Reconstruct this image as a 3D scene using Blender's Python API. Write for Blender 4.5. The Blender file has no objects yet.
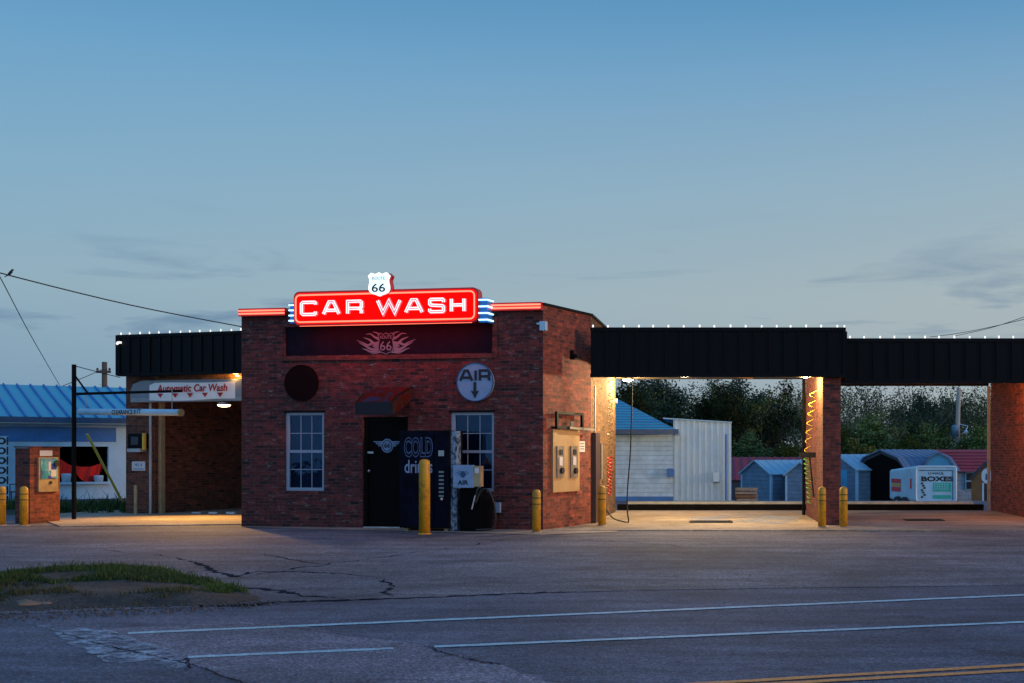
import bpy, bmesh, math, random
from mathutils import Matrix, Vector
random.seed(7)
scene = bpy.context.scene
COL = scene.collection
PI = math.pi
FP = 1250.0; VX = 700.0; VY = 452.0; EYE = 1.56

def P(px, py, D):
    return Vector(((px-VX)*D/FP, D, EYE+(VY-py)*D/FP))
def G(px, py):
    D = FP*EYE/(py-VY)
    return ((px-VX)*D/FP, D)

# ------------------------------------------------------------------ materials
def s2l(c):
    return tuple(((x/255)/12.92 if x/255 <= .04045 else ((x/255+.055)/1.055)**2.4) for x in c)
class NT:
    def __init__(s, name):
        s.m = bpy.data.materials.new(name); s.m.use_nodes = True
        s.t = s.m.node_tree; s.b = s.t.nodes['Principled BSDF']
    def n(s, typ, **kw):
        x = s.t.nodes.new(typ)
        for k, v in kw.items():
            if k in x.inputs: x.inputs[k].default_value = v
            else: setattr(x, k, v)
        return x
    def l(s, a, b): s.t.links.new(a, b)
    def ramp(s, fac, stops):
        r = s.n('ShaderNodeValToRGB'); e = r.color_ramp.elements
        while len(e) < len(stops): e.new(.5)
        for el, (p, c) in zip(e, stops):
            el.position = p; el.color = (*c[:3], 1) if hasattr(c, '__len__') else (c, c, c, 1)
        s.l(fac, r.inputs[0]); return r.outputs[0]
    def noise(s, vec, scale, detail=4, rough=.6, dist=0):
        x = s.n('ShaderNodeTexNoise'); x.inputs['Scale'].default_value = scale
        x.inputs['Detail'].default_value = detail; x.inputs['Roughness'].default_value = rough
        x.inputs['Distortion'].default_value = dist
        s.l(vec, x.inputs['Vector']); return x.outputs[0]
    def mix(s, f, a, b, mode='MIX'):
        x = s.n('ShaderNodeMix', data_type='RGBA', blend_type=mode)
        for si, v in ((0, f), (6, a), (7, b)):
            sock = x.inputs[si]
            if isinstance(v, (int, float)): sock.default_value = v if si == 0 else (v, v, v, 1)
            elif isinstance(v, tuple): sock.default_value = (*v[:3], 1)
            else: s.l(v, sock)
        return x.outputs[2]
    def bump(s, h, strength=.4, dist=.01):
        x = s.n('ShaderNodeBump'); x.inputs['Strength'].default_value = strength
        x.inputs['Distance'].default_value = dist; s.l(h, x.inputs['Height']); s.l(x.outputs[0], s.b.inputs['Normal'])
    def co(s, which='Object'):
        if not hasattr(s, '_c'): s._c = s.n('ShaderNodeTexCoord')
        return s._c.outputs[which]

def pm(name, col, rough=.55, metal=0, var=.25, scale=6, bump=.15, spec=.5, grime=.0, gs=1.7, gcol=None):
    t = NT(name); c = t.co()
    n = t.noise(c, scale, 6)
    lo = tuple(x*(1-var) for x in col); hi = tuple(min(1, x*(1+var)) for x in col)
    f = t.ramp(n, [(.3, lo), (.7, hi)])
    if grime:
        g = t.ramp(t.noise(c, gs, 8, .7), [(.46, 0.), (.62, 1.)])
        mg = t.n('ShaderNodeMath', operation='MULTIPLY'); t.l(g, mg.inputs[0]); mg.inputs[1].default_value = grime
        f = t.mix(mg.outputs[0], f, gcol or tuple(x*.35 for x in col))
    t.l(f, t.b.inputs['Base Color'])
    t.l(t.ramp(n, [(.3, max(0, rough-.1)), (.7, min(1, rough+.1))]), t.b.inputs['Roughness'])
    t.b.inputs['Metallic'].default_value = metal
    t.b.inputs['Specular IOR Level'].default_value = spec
    if bump: t.bump(t.noise(c, scale*8, 5), bump, .01)
    return t.m
def em(name, col, strength):
    t = NT(name); t.b.inputs['Base Color'].default_value = (*[min(1, x)*.5 for x in col], 1)
    t.b.inputs['Emission Color'].default_value = (*col, 1); t.b.inputs['Emission Strength'].default_value = strength
    return t.m
def brick(name, c1, c2, mortar, pale=.3, w=.203, h=.068, dark=(.012, .008, .01)):
    t = NT(name); uv = t.co('UV')
    b = t.n('ShaderNodeTexBrick')
    t.l(uv, b.inputs['Vector'])
    b.inputs['Color1'].default_value = (0, 0, 0, 1); b.inputs['Color2'].default_value = (1, 1, 1, 1); b.inputs['Mortar'].default_value = (0, 0, 0, 1)
    b.inputs['Scale'].default_value = 1; b.inputs['Brick Width'].default_value = w; b.inputs['Row Height'].default_value = h
    b.inputs['Mortar Size'].default_value = .006; b.inputs['Mortar Smooth'].default_value = .2; b.inputs['Bias'].default_value = 0
    rnd = b.outputs['Color']
    base = t.ramp(rnd, [(.0, dark), (.10, c1), (.50, tuple((x+y)/2 for x, y in zip(c1, c2))), (.8, c2), (.98, tuple(x*1.25 for x in c2))])
    mot = t.ramp(t.noise(uv, 7, 6, .75), [(.38, .30), (.62, 1.65)])
    base = t.mix(.75, base, mot, 'MULTIPLY')
    big = t.noise(uv, .9, 6, .65)
    base = t.mix(t.ramp(big, [(.3, 0.), (.75, .55)]), base, tuple(x*.5 for x in c1))
    # lime bloom and worn pale patches
    mp = t.n('ShaderNodeMapping'); mp.inputs['Scale'].default_value = (2.4, 7, 1); t.l(uv, mp.inputs[0])
    p = t.ramp(t.noise(mp.outputs[0], 1.6, 8, .8), [(.55, 0.), (.72, pale)])
    base = t.mix(p, base, (.42, .36, .34))
    fine = t.noise(uv, 60, 3)
    base = t.mix(.35, base, t.ramp(fine, [(.3, .25), (.7, .9)]), 'MULTIPLY')
    f = t.mix(b.outputs['Fac'], base, mortar)
    t.l(f, t.b.inputs['Base Color']); t.b.inputs['Roughness'].default_value = .85
    inv = t.n('ShaderNodeMath', operation='SUBTRACT'); inv.inputs[0].default_value = 1; t.l(b.outputs['Fac'], inv.inputs[1])
    ad = t.n('ShaderNodeMath', operation='ADD'); t.l(inv.outputs[0], ad.inputs[0])
    mu = t.n('ShaderNodeMath', operation='MULTIPLY'); t.l(fine, mu.inputs[0]); mu.inputs[1].default_value = .5
    t.l(mu.outputs[0], ad.inputs[1])
    t.bump(ad.outputs[0], .8, .012)
    return t.m
def asphalt(name, a, b, speck=.6, patch=.5, crackle=0., scale=1.0):
    t = NT(name); c = t.co()
    big = t.noise(c, .30*scale, 8, .72, .6)
    base = t.ramp(big, [(.36, tuple(x*.85 for x in a)), (.62, tuple(x*1.08 for x in b))])
    mp = t.n('ShaderNodeMapping'); mp.inputs['Scale'].default_value = (.25, 1.6, 1); mp.inputs['Rotation'].default_value = (0, 0, math.radians(-16)); t.l(c, mp.inputs[0])
    st = t.ramp(t.noise(mp.outputs[0], 1.1, 7, .65), [(.38, .60), (.62, 1.2)])
    base = t.mix(patch, base, st, 'MULTIPLY')
    stain = t.ramp(t.noise(c, 1.3*scale, 6, .6, 1.0), [(.55, 1.), (.68, .62)])
    base = t.mix(.8, base, stain, 'MULTIPLY')
    pale = t.ramp(t.noise(mp.outputs[0], 2.7, 9, .75, .5), [(.56, 1.), (.75, 1.45)])
    base = t.mix(.8, base, pale, 'MULTIPLY')
    v = t.n('ShaderNodeTexVoronoi'); v.inputs['Scale'].default_value = 55; t.l(c, v.inputs['Vector'])
    sp = t.ramp(v.outputs['Color'], [(.15, .35), (.6, 1.0), (.93, 1.9)])
    base = t.mix(speck, base, sp, 'MULTIPLY')
    n2 = t.ramp(t.noise(c, 16, 5, .75), [(.35, .68), (.65, 1.2)])
    base = t.mix(.6, base, n2, 'MULTIPLY')
    if crackle:
        vc = t.n('ShaderNodeTexVoronoi', feature='DISTANCE_TO_EDGE'); vc.inputs['Scale'].default_value = .55
        dn = t.n('ShaderNodeTexNoise'); dn.inputs['Scale'].default_value = 1.5; dn.inputs['Detail'].default_value = 8; t.l(c, dn.inputs['Vector'])
        vm = t.n('ShaderNodeVectorMath', operation='ADD'); t.l(c, vm.inputs[0])
        sc = t.n('ShaderNodeVectorMath', operation='SCALE'); sc.inputs['Scale'].default_value = 1.2; t.l(dn.outputs['Color'], sc.inputs[0]); t.l(sc.outputs[0], vm.inputs[1])
        t.l(vm.outputs[0], vc.inputs['Vector'])
        cr = t.ramp(vc.outputs['Distance'], [(.0, 1.), (.012, 0.)])
        ms = t.ramp(t.noise(c, .5, 3), [(.48, 0.), (.6, crackle)])
        mm = t.n('ShaderNodeMath', operation='MULTIPLY'); t.l(cr, mm.inputs[0]); t.l(ms, mm.inputs[1])
        base = t.mix(mm.outputs[0], base, (.012, .012, .013))
    t.l(base, t.b.inputs['Base Color']); t.b.inputs['Roughness'].default_value = .82
    t.b.inputs['Specular IOR Level'].default_value = .35
    h = t.n('ShaderNodeMath', operation='ADD'); t.l(v.outputs['Distance'], h.inputs[0]); t.l(t.noise(c, 6, 6), h.inputs[1])
    t.bump(h.outputs[0], .7, .012)
    return t.m
def worn_paint(name, col, under, lo=.38, hi=.62, scale=9, alpha=.62):
    t = NT(name); c = t.co()
    f = t.ramp(t.noise(c, scale, 9, .75), [(lo, 0.), (hi, 1.)])
    v = t.n('ShaderNodeTexVoronoi'); v.inputs['Scale'].default_value = 55; t.l(c, v.inputs['Vector'])
    base = t.mix(f, col, under)
    base = t.mix(.5, base, t.ramp(v.outputs['Color'], [(.1, .5), (.6, 1.0), (.9, 1.5)]), 'MULTIPLY')
    t.l(base, t.b.inputs['Base Color']); t.b.inputs['Roughness'].default_value = .7
    if alpha: t.l(t.ramp(t.noise(c, scale*.6, 9, .8, .6), [(alpha, 1.), (alpha+.14, 0.)]), t.b.inputs['Alpha'])
    return t.m
def glass(name):
    m = bpy.data.materials.new(name); m.use_nodes = True; t = m.node_tree
    t.nodes.clear(); o = t.nodes.new('ShaderNodeOutputMaterial'); mx = t.nodes.new('ShaderNodeMixShader')
    fr = t.nodes.new('ShaderNodeFresnel'); fr.inputs[0].default_value = 1.6
    gl = t.nodes.new('ShaderNodeBsdfGlossy'); gl.inputs['Roughness'].default_value = .03; gl.inputs[0].default_value = (.35, .55, .9, 1); tr = t.nodes.new('ShaderNodeBsdfTransparent')
    tr.inputs[0].default_value = (.5, .58, .68, 1)
    tc = t.nodes.new('ShaderNodeTexCoord'); nz = t.nodes.new('ShaderNodeTexNoise'); nz.inputs['Scale'].default_value = 3; t.links.new(tc.outputs['Object'], nz.inputs['Vector'])
    bp = t.nodes.new('ShaderNodeBump'); bp.inputs['Strength'].default_value = .15; bp.inputs['Distance'].default_value = .02; t.links.new(nz.outputs[0], bp.inputs['Height']); t.links.new(bp.outputs[0], gl.inputs['Normal'])
    t.links.new(fr.outputs[0], mx.inputs[0]); t.links.new(tr.outputs[0], mx.inputs[1]); t.links.new(gl.outputs[0], mx.inputs[2]); t.links.new(mx.outputs[0], o.inputs[0])
    return m

M = {}
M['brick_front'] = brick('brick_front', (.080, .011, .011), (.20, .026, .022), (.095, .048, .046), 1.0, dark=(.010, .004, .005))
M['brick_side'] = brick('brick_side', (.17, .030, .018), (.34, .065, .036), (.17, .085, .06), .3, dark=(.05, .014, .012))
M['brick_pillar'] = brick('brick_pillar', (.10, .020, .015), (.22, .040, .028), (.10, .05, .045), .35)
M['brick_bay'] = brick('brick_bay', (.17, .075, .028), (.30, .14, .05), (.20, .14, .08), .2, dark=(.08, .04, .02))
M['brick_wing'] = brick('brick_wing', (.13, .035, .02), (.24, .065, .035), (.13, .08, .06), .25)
M['black_metal'] = pm('black_metal', (.0035, .004, .006), .45, 0, .3, 3, .03, spec=.10)
M['black'] = pm('black_paint', (.004, .004, .005), .6, 0, .3, 5, .05, spec=.12)
M['soffit'] = pm('soffit_board', (.06, .042, .026), .7, 0, .3, 3, .1)
M['concrete'] = asphalt('stained_concrete', (.30, .23, .17), (.44, .36, .28), .35, .6)
M['lot'] = asphalt('old_asphalt', (.108, .100, .118), (.205, .186, .208), .85, .85, .8)
M['road'] = asphalt('road_asphalt', (.082, .084, .116), (.140, .138, .180), .7, .8)
M['road_patch'] = asphalt('pale_road_patch', (.185, .158, .192), (.265, .225, .265), .8, .6, 0, 1.6)
M['gravel_ground'] = asphalt('gravel_ground', (.16, .15, .13), (.30, .28, .25), .8, .5)
M['dirt'] = asphalt('dirt', (.020, .017, .014), (.085, .060, .045), .8, .5, 0, 4)
M['turf'] = asphalt('turf', (.014, .022, .009), (.045, .060, .022), .6, .5, 0, 3)
M['crack'] = pm('crack_tar', (.036, .033, .038), 1, 0, .4, 20, .0, spec=.0)
M['white_line'] = worn_paint('white_line', (.42, .56, .60), (.22, .22, .23), .48, .75, 7)
M['white_scar'] = worn_paint('white_scar', (.44, .50, .58), (.26, .27, .33), .36, .60, 6, .42)
M['yellow_line'] = worn_paint('yellow_line', (.85, .27, .06), (.22, .13, .10), .52, .75, 8)
M['bollard'] = pm('bollard_yellow', (.62, .30, .010), .5, 0, .15, 7, .1, grime=.65, gs=7, gcol=(.10, .05, .025))
M['bollard_dark'] = pm('bollard_band', (.10, .055, .01), .6, 0, .3, 9, .1)
M['white_frame'] = pm('white_vinyl', (.30, .33, .42), .45, 0, .08, 5, .02)
M['glass'] = glass('window_glass')
M['curtain'] = pm('curtain', (.30, .36, .46), .9, 0, .3, 5, .3)
M['door'] = pm('black_door', (.0025, .0025, .0035), .5, 0, .3, 2, .03, spec=.06)
M['steel'] = pm('steel', (.45, .45, .46), .35, .9, .2, 6, .05)
M['galv'] = pm('galvanised', (.42, .44, .46), .5, .35, .2, 5, .05)
M['awning'] = None
M['sign_red'] = em('sign_red_face', (1.0, .002, .002), 1.5)
M['sign_red'].node_tree.nodes['Principled BSDF'].inputs['Base Color'].default_value = (.05, 0, 0, 1); M['sign_red'].node_tree.nodes['Principled BSDF'].inputs['Specular IOR Level'].default_value = 0
M['sign_red_box'] = pm('sign_red_box', (.5, .01, .01), .4, 0, .1, 4, .02)
M['neon_red'] = em('neon_red', (1.0, .17, .10), 2.4)
M['neon_white'] = em('neon_white', (1.0, .86, .90), 1.5)
M['neon_blue'] = em('neon_blue', (.45, .80, 1.0), 2.2)
M['chrome_blue'] = pm('blue_fin', (.03, .18, .55), .3, .2, .2, 4, .02)
M['letter_pan'] = em('letter_pan', (.80, .30, .36), .50)
M['shield_white'] = em('shield_white', (.80, .97, 1.0), 1.05)
M['shield_ink'] = pm('shield_ink', (.02, .06, .07), .5, 0, .2, 5, 0)
M['panel_dark'] = pm('panel_dark', (.010, .006, .016), .6, 0, .4, 4, .05, spec=.08)
M['logo_pink'] = pm('logo_paint', (.16, .19, .24), .6, 0, .15, 5, .02)
M['disc_dark'] = pm('dark_disc', (.012, .003, .004), .7, 0, .3, 4, .05, spec=.05)
M['air_blue'] = pm('air_sign_blue', (.21, .32, .50), .4, 0, .12, 6, .03)
M['ink'] = pm('ink', (.006, .008, .016), .6, 0, .2, 5, 0)
M['vend'] = pm('vending_navy', (.003, .0035, .012), .4, 0, .6, 5, .02, spec=.06)
M['vend_text'] = pm('vending_text', (.07, .10, .22), .4, 0, .25, 14, .02)
M['vend_text2'] = pm('vending_text_pale', (.20, .27, .42), .4, 0, .15, 14, .02)
M['emblem_blue'] = pm('emblem_blue', (.20, .30, .48), .45, 0, .2, 12, .02)
M['tan_board'] = pm('tan_board', (.48, .31, .14), .6, 0, .12, 3, .05, grime=.25)
M['tan_metal'] = pm('tan_metal', (.40, .30, .17), .45, .3, .2, 6, .04)
M['steel_dull'] = pm('steel_dull', (.30, .27, .22), .45, .4, .2, 9, .05)
M['notice'] = pm('notice_white', (.66, .64, .66), .6, 0, .06, 6, .02)
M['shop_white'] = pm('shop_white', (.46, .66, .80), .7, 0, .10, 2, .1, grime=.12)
M['shop_blue'] = pm('shop_blue', (.035, .17, .46), .55, 0, .2, 3, .05)
M['roof_blue'] = pm('roof_blue', (.035, .35, .50), .38, 0, .15, 2, .03)
M['trim_blue'] = pm('trim_blue', (.012, .065, .16), .45, 0, .2, 4, .03)
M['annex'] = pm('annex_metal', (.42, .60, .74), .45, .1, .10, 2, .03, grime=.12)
M['shed_blue'] = pm('shed_blue_grey', (.12, .20, .30), .6, 0, .15, 3, .05)
def siding(name, col, pitch=.2):
    t = NT(name); uv = t.co('UV'); sx_ = t.n('ShaderNodeSeparateXYZ'); t.l(uv, sx_.inputs[0])
    fr_ = t.n('ShaderNodeMath', operation='FRACT'); mu = t.n('ShaderNodeMath', operation='MULTIPLY'); mu.inputs[1].default_value = 1/pitch; t.l(sx_.outputs['Y'], mu.inputs[0]); t.l(mu.outputs[0], fr_.inputs[0])
    g_ = t.ramp(fr_.outputs[0], [(0, .25), (.10, 1.), (.9, 1.), (1, .5)])
    n_ = t.ramp(t.noise(uv, 2.5, 7, .7), [(.3, tuple(x*.7 for x in col)), (.7, tuple(x*1.25 for x in col))])
    t.l(t.mix(.8, n_, g_, 'MULTIPLY'), t.b.inputs['Base Color']); t.b.inputs['Roughness'].default_value = .6; t.bump(fr_.outputs[0], .5, .02); return t.m
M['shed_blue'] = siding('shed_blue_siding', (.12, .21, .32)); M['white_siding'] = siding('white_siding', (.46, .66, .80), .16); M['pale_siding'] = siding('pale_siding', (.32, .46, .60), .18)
M['shed_dark'] = pm('shed_dark', (.035, .045, .065), .6, 0, .2, 3, .05)
M['shed_black'] = pm('shed_black', (.004, .004, .005), .8, 0, .3, 3, .05, spec=.05)
M['shed_trim'] = pm('shed_trim', (.30, .52, .72), .5, 0, .1, 3, .02)
M['shed_door'] = pm('shed_door', (.07, .34, .55), .5, 0, .1, 3, .02)
M['roof_pale'] = pm('roof_pale_blue', (.24, .44, .58), .4, 0, .1, 2, .03)
M['roof_slate'] = pm('roof_slate_blue', (.10, .16, .28), .4, 0, .2, 2, .03)
M['roof_red'] = pm('roof_red', (.30, .028, .038), .45, 0, .2, 2, .03)
M['roof_wine'] = pm('roof_wine', (.16, .035, .085), .5, 0, .2, 2, .03)
M['wood_brown'] = pm('wood_brown', (.22, .10, .035), .75, 0, .3, 4, .2)
M['lumber'] = pm('lumber', (.28, .22, .16), .8, 0, .4, 9, .2)
M['timber_black'] = pm('creosote_timber', (.006, .006, .008), .9, 0, .4, 6, .3, spec=.05)
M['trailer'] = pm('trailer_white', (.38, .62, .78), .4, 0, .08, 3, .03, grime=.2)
M['trailer_edge'] = pm('trailer_edge', (.66, .76, .84), .35, 0, .06, 3, .02)
M['green_sign'] = pm('green_sign', (.02, .42, .34), .5, 0, .2, 14, .02)
M['orange_sign'] = pm('red_stripe', (.55, .03, .06), .5, 0, .1, 6, .02)
M['gold_sign'] = pm('gold_stripe', (.55, .33, .05), .5, 0, .1, 6, .02)
M['pole_grey'] = pm('weathered_pole', (.34, .32, .30), .85, 0, .2, 4, .2)
M['pole_dark'] = pm('dark_pole', (.09, .07, .06), .85, 0, .3, 4, .2)
M['wire'] = pm('wire', (.012, .013, .016), .6, 0, .1, 4, 0)
M['feather'] = pm('feather', (.012, .010, .012), .6, 0, .3, 30, .1)
M['bark'] = pm('bark', (.12, .11, .10), .9, 0, .4, 6, .4)
M['hose_yellow'] = pm('hose_yellow', (.75, .50, .06), .4, 0, .1, 6, 0)
M['hose_green'] = pm('hose_green', (.12, .34, .05), .4, 0, .1, 6, 0)
M['hose_red'] = pm('hose_red', (.55, .02, .015), .4, 0, .1, 6, 0)
M['hose_brown'] = pm('hose_brown', (.16, .09, .03), .5, 0, .1, 6, 0)
M['rust_door'] = pm('brown_locker', (.050, .022, .015), .5, 0, .3, 4, .05)
M['red_cloth'] = pm('red_cloth', (.75, .02, .012), .8, 0, .2, 4, .3)
M['kiosk_lit'] = M['brick_side']  # lighter brick copy for the lit kiosk face
M['kiosk_shaded'] = M['brick_pillar']  # darker brick copy paints shade onto the unlit kiosk side
M['lamp_warm'] = em('lamp_lens_warm', (1.0, .80, .42), 9)
M['lamp_white'] = em('lamp_lens_white', (1.0, .93, .72), 16)
M['bulb'] = em('bulb_glow', (1.0, .95, .90), 1.1)
M['housing'] = pm('housing_grey', (.20, .23, .27), .5, .2, .15, 4, .03)
M['banner'] = pm('banner_white', (.80, .80, .80), .6, 0, .05, 4, .02)
M['banner_red'] = pm('banner_red', (.42, .004, .012), .6, 0, .05, 4, .0)
M['big_bollard'] = pm('bollard_orange', (.82, .33, .012), .5, 0, .14, 7, .1, grime=.35, gs=6, gcol=(.14, .06, .02))
M['brass'] = pm('brass', (.35, .25, .10), .4, .8, .2, 6, 0)
M['gravel'] = pm('gravel_stone', (.085, .072, .068), .85, 0, .5, 9, .2)
M['rock'] = pm('sandstone', (.20, .12, .075), .85, 0, .3, 6, .3)
M['pit_metal'] = pm('pit_grate', (.025, .018, .012), .8, .0, .3, 9, .2)
def wet_mat():
    t = NT('wet_painted_sheen'); c = t.co(); t.b.inputs['Base Color'].default_value = (.46, .46, .50, 1); t.b.inputs['Roughness'].default_value = .22  # pale bluish base colour paints in the reflection on the wet floor
    t.l(t.ramp(t.noise(c, 1.6, 7, .7, .8), [(.42, 0.), (.58, .85)]), t.b.inputs['Alpha']); return t.m
M['wet'] = wet_mat()

def awning_mat():
    t = NT('painted_awning'); c = t.co()
    n = t.noise(c, 2.6, 6, .7, 1.5)
    z = t.n('ShaderNodeSeparateXYZ'); t.l(c, z.inputs[0])
    f = t.ramp(n, [(.30, (.14, .014, .008)), (.46, (.05, .004, .004)), (.52, (.05, .016, .008)), (.60, (.015, .030, .07)), (.74, (.02, .035, .08))])
    t.l(f, t.b.inputs['Base Color']); t.b.inputs['Roughness'].default_value = .9; t.b.inputs['Specular IOR Level'].default_value = .1
    return t.m
M['awning'] = awning_mat()
M['blind'] = pm('blind_cloth', (.10, .16, .26), .9, 0, .35, 3, .2)
M['valance'] = pm('valance_blue', (.014, .012, .022), .9, 0, .5, 9, .05)
def leaf_mat(name, a, b):
    t = NT(name); g = t.n('ShaderNodeNewGeometry')
    oi = t.n('ShaderNodeObjectInfo')
    r = t.ramp(g.outputs['Random Per Island'], [(0, a), (1, b)])
    big = t.ramp(t.noise(t.co(), .6, 4), [(.35, .40), (.65, 1.5)])
    r = t.mix(.8, r, big, 'MULTIPLY')
    r = t.mix(t.ramp(oi.outputs['Random'], [(0, 0.), (1, .5)]), r, (.022, .048, .022))
    t.l(r, t.b.inputs['Base Color']); t.b.inputs['Roughness'].default_value = .6; t.b.inputs['Specular IOR Level'].default_value = .2
    return t.m
M['leaf'] = leaf_mat('leaf_dark', (.010, .020, .010), (.042, .068, .026))
M['leaf_b'] = leaf_mat('leaf_spring', (.055, .085, .022), (.14, .19, .045))
M['blade'] = leaf_mat('grass_blade', (.020, .050, .008), (.085, .130, .025))
M['blade_dry'] = leaf_mat('grass_dry', (.025, .035, .010), (.075, .065, .03))

# ------------------------------------------------------------------ geometry
def origin(o):
    v = Vector((0, 0, 0))
    while o is not None: v += Vector(o.location); o = o.parent
    return v
class MB:
    def __init__(s, Mx=None): s.v = []; s.f = []; s.M = Mx
    def add(s, vs, fs):
        k = len(s.v); s.v += [Vector(v) for v in vs]; s.f += [tuple(i+k for i in f) for f in fs]; return s
    def box(s, x0, x1, y0, y1, z0, z1):
        x0, x1 = sorted((x0, x1)); y0, y1 = sorted((y0, y1)); z0, z1 = sorted((z0, z1))
        return s.add([(x0,y0,z0),(x1,y0,z0),(x1,y1,z0),(x0,y1,z0),(x0,y0,z1),(x1,y0,z1),(x1,y1,z1),(x0,y1,z1)],
              [(0,3,2,1),(4,5,6,7),(0,1,5,4),(1,2,6,5),(2,3,7,6),(3,0,4,7)])
    def beam(s, a, b, w, h):
        a = Vector(a); b = Vector(b); d = (b-a).normalized(); up = Vector((0,0,1))
        if abs(d.z) > .95: up = Vector((0,1,0))
        x = d.cross(up).normalized(); u = x.cross(d)
        vs = [p+sx*x*w/2+su*u*h/2 for p in (a, b) for sx, su in ((-1,-1),(1,-1),(1,1),(-1,1))]
        return s.add(vs, [(3,2,1,0),(4,5,6,7),(0,1,5,4),(1,2,6,5),(2,3,7,6),(3,0,4,7)])
    def tube(s, pts, r, n=8, closed=False):
        pts = [Vector(p) for p in pts]; N = len(pts); rs = r if hasattr(r, '__len__') else [r]*N
        up = Vector((0,0,1)); k = len(s.v); prev = None
        for i, p in enumerate(pts):
            a = pts[i-1] if (i > 0 or closed) else p; b = pts[(i+1) % N] if (i < N-1 or closed) else p
            d = (b-a); d = d.normalized() if d.length > 1e-9 else Vector((0,0,1))
            if prev is None:
                x = d.cross(up if abs(d.z) < .9 else Vector((1,0,0))).normalized()
            else:
                x = (prev - d*prev.dot(d)); x = x.normalized() if x.length > 1e-6 else d.orthogonal().normalized()
            prev = x; y = d.cross(x)
            for j in range(n):
                t = 2*PI*j/n; s.v.append(p + (x*math.cos(t)+y*math.sin(t))*rs[i])
        for i in range(N if closed else N-1):
            i2 = (i+1) % N
            for j in range(n):
                j2 = (j+1) % n; s.f.append((k+i*n+j, k+i*n+j2, k+i2*n+j2, k+i2*n+j))
        if not closed:
            s.f.append(tuple(k+j for j in reversed(range(n)))); s.f.append(tuple(k+(N-1)*n+j for j in range(n)))
        return s
    def prism(s, poly, y0, y1):
        n = len(poly); k = len(s.v)
        s.v += [Vector((x, y0, z)) for x, z in poly] + [Vector((x, y1, z)) for x, z in poly]
        s.f.append(tuple(k+i for i in range(n))); s.f.append(tuple(k+n+i for i in reversed(range(n))))
        for i in range(n):
            j = (i+1) % n; s.f.append((k+j, k+i, k+n+i, k+n+j))
        return s
    def slab(s, poly, z0, z1):
        n = len(poly); k = len(s.v)
        s.v += [Vector((x, y, z0)) for x, y in poly] + [Vector((x, y, z1)) for x, y in poly]
        s.f.append(tuple(k+i for i in reversed(range(n)))); s.f.append(tuple(k+n+i for i in range(n)))
        for i in range(n):
            j = (i+1) % n; s.f.append((k+i, k+j, k+n+j, k+n+i))
        return s
    def sheet(s, poly, z):
        a = sum(poly[i][0]*poly[(i+1) % len(poly)][1]-poly[(i+1) % len(poly)][0]*poly[i][1] for i in range(len(poly)))
        if a < 0: poly = poly[::-1]
        return s.add([(x, y, z) for x, y in poly], [tuple(range(len(poly)))])
    def lathe(s, prof, c=(0,0,0), n=16):
        c = Vector(c); k = len(s.v)
        for r, z in prof:
            for j in range(n):
                t = 2*PI*j/n; s.v.append(c+Vector((r*math.cos(t), r*math.sin(t), z)))
        for i in range(len(prof)-1):
            for j in range(n):
                j2 = (j+1) % n; s.f.append((k+i*n+j, k+i*n+j2, k+(i+1)*n+j2, k+(i+1)*n+j))
        s.f.append(tuple(k+j for j in reversed(range(n)))); s.f.append(tuple(k+(len(prof)-1)*n+j for j in range(n)))
        return s
    def ball(s, c, r, n=10, sc=(1,1,1)):
        c = Vector(c); m = n//2+1; k = len(s.v)
        for i in range(m+1):
            th = PI*i/m; th = min(max(th, .02), PI-.02)
            for j in range(n):
                t = 2*PI*j/n; s.v.append(c+Vector((r*sc[0]*math.sin(th)*math.cos(t), r*sc[1]*math.sin(th)*math.sin(t), -r*sc[2]*math.cos(th))))
        for i in range(m):
            for j in range(n):
                j2 = (j+1) % n; s.f.append((k+i*n+j, k+i*n+j2, k+(i+1)*n+j2, k+(i+1)*n+j))
        return s
    def ribbon(s, pts, w, y0, y1, closed=False):
        L, R = offset(pts, w/2), offset(pts, -w/2)
        poly = L + R[::-1]
        # quads per segment, mitred: no overlapping coplanar faces
        n = len(pts); k = len(s.v)
        for a, b in zip(L, R):
            s.v += [Vector((a[0], y0, a[1])), Vector((b[0], y0, b[1])), Vector((a[0], y1, a[1])), Vector((b[0], y1, b[1]))]
        for i in range(n-1):
            a = k+4*i; b = a+4
            s.f += [(a, a+1, b+1, b), (a+2, b+2, b+3, a+3), (a, b, b+2, a+2), (a+1, a+3, b+3, b+1)]
        s.f += [(k, k+2, k+3, k+1), (k+4*n-4, k+4*n-3, k+4*n-1, k+4*n-2)]
        return s
    def build(s, name, mat, parent=None, smooth=False, base=None, fixn=True, **props):
        me = bpy.data.meshes.new(name)
        uvs = []
        for f in s.f:
            a, b, c = s.v[f[0]], s.v[f[1]], s.v[f[2]]
            nn = (b-a).cross(c-a)
            if len(f) > 4 or nn.length < 1e-12:
                nn = Vector((0,0,0))
                for i in range(len(f)):
                    nn += s.v[f[i]].cross(s.v[f[(i+1) % len(f)]])
            ax = max(range(3), key=lambda i: abs(nn[i]))
            for i in f:
                v = s.v[i]; uvs.append((v.x, v.y) if ax == 2 else ((v.x, v.z) if ax == 1 else (v.y, v.z)))
        vs = [s.M @ v for v in s.v] if s.M else s.v
        if parent is None:
            if base is None:
                xs = [v.x for v in vs]; ys = [v.y for v in vs]; zs = [v.z for v in vs]
                o0 = Vector(((min(xs)+max(xs))/2, (min(ys)+max(ys))/2, min(zs)))
            else: o0 = Vector(base)
        else: o0 = origin(parent)
        me.from_pydata([v-o0 for v in vs], [], s.f); 
        ul = me.uv_layers.new(name='UVMap')
        for i, u in enumerate(uvs): ul.data[i].uv = u
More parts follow.
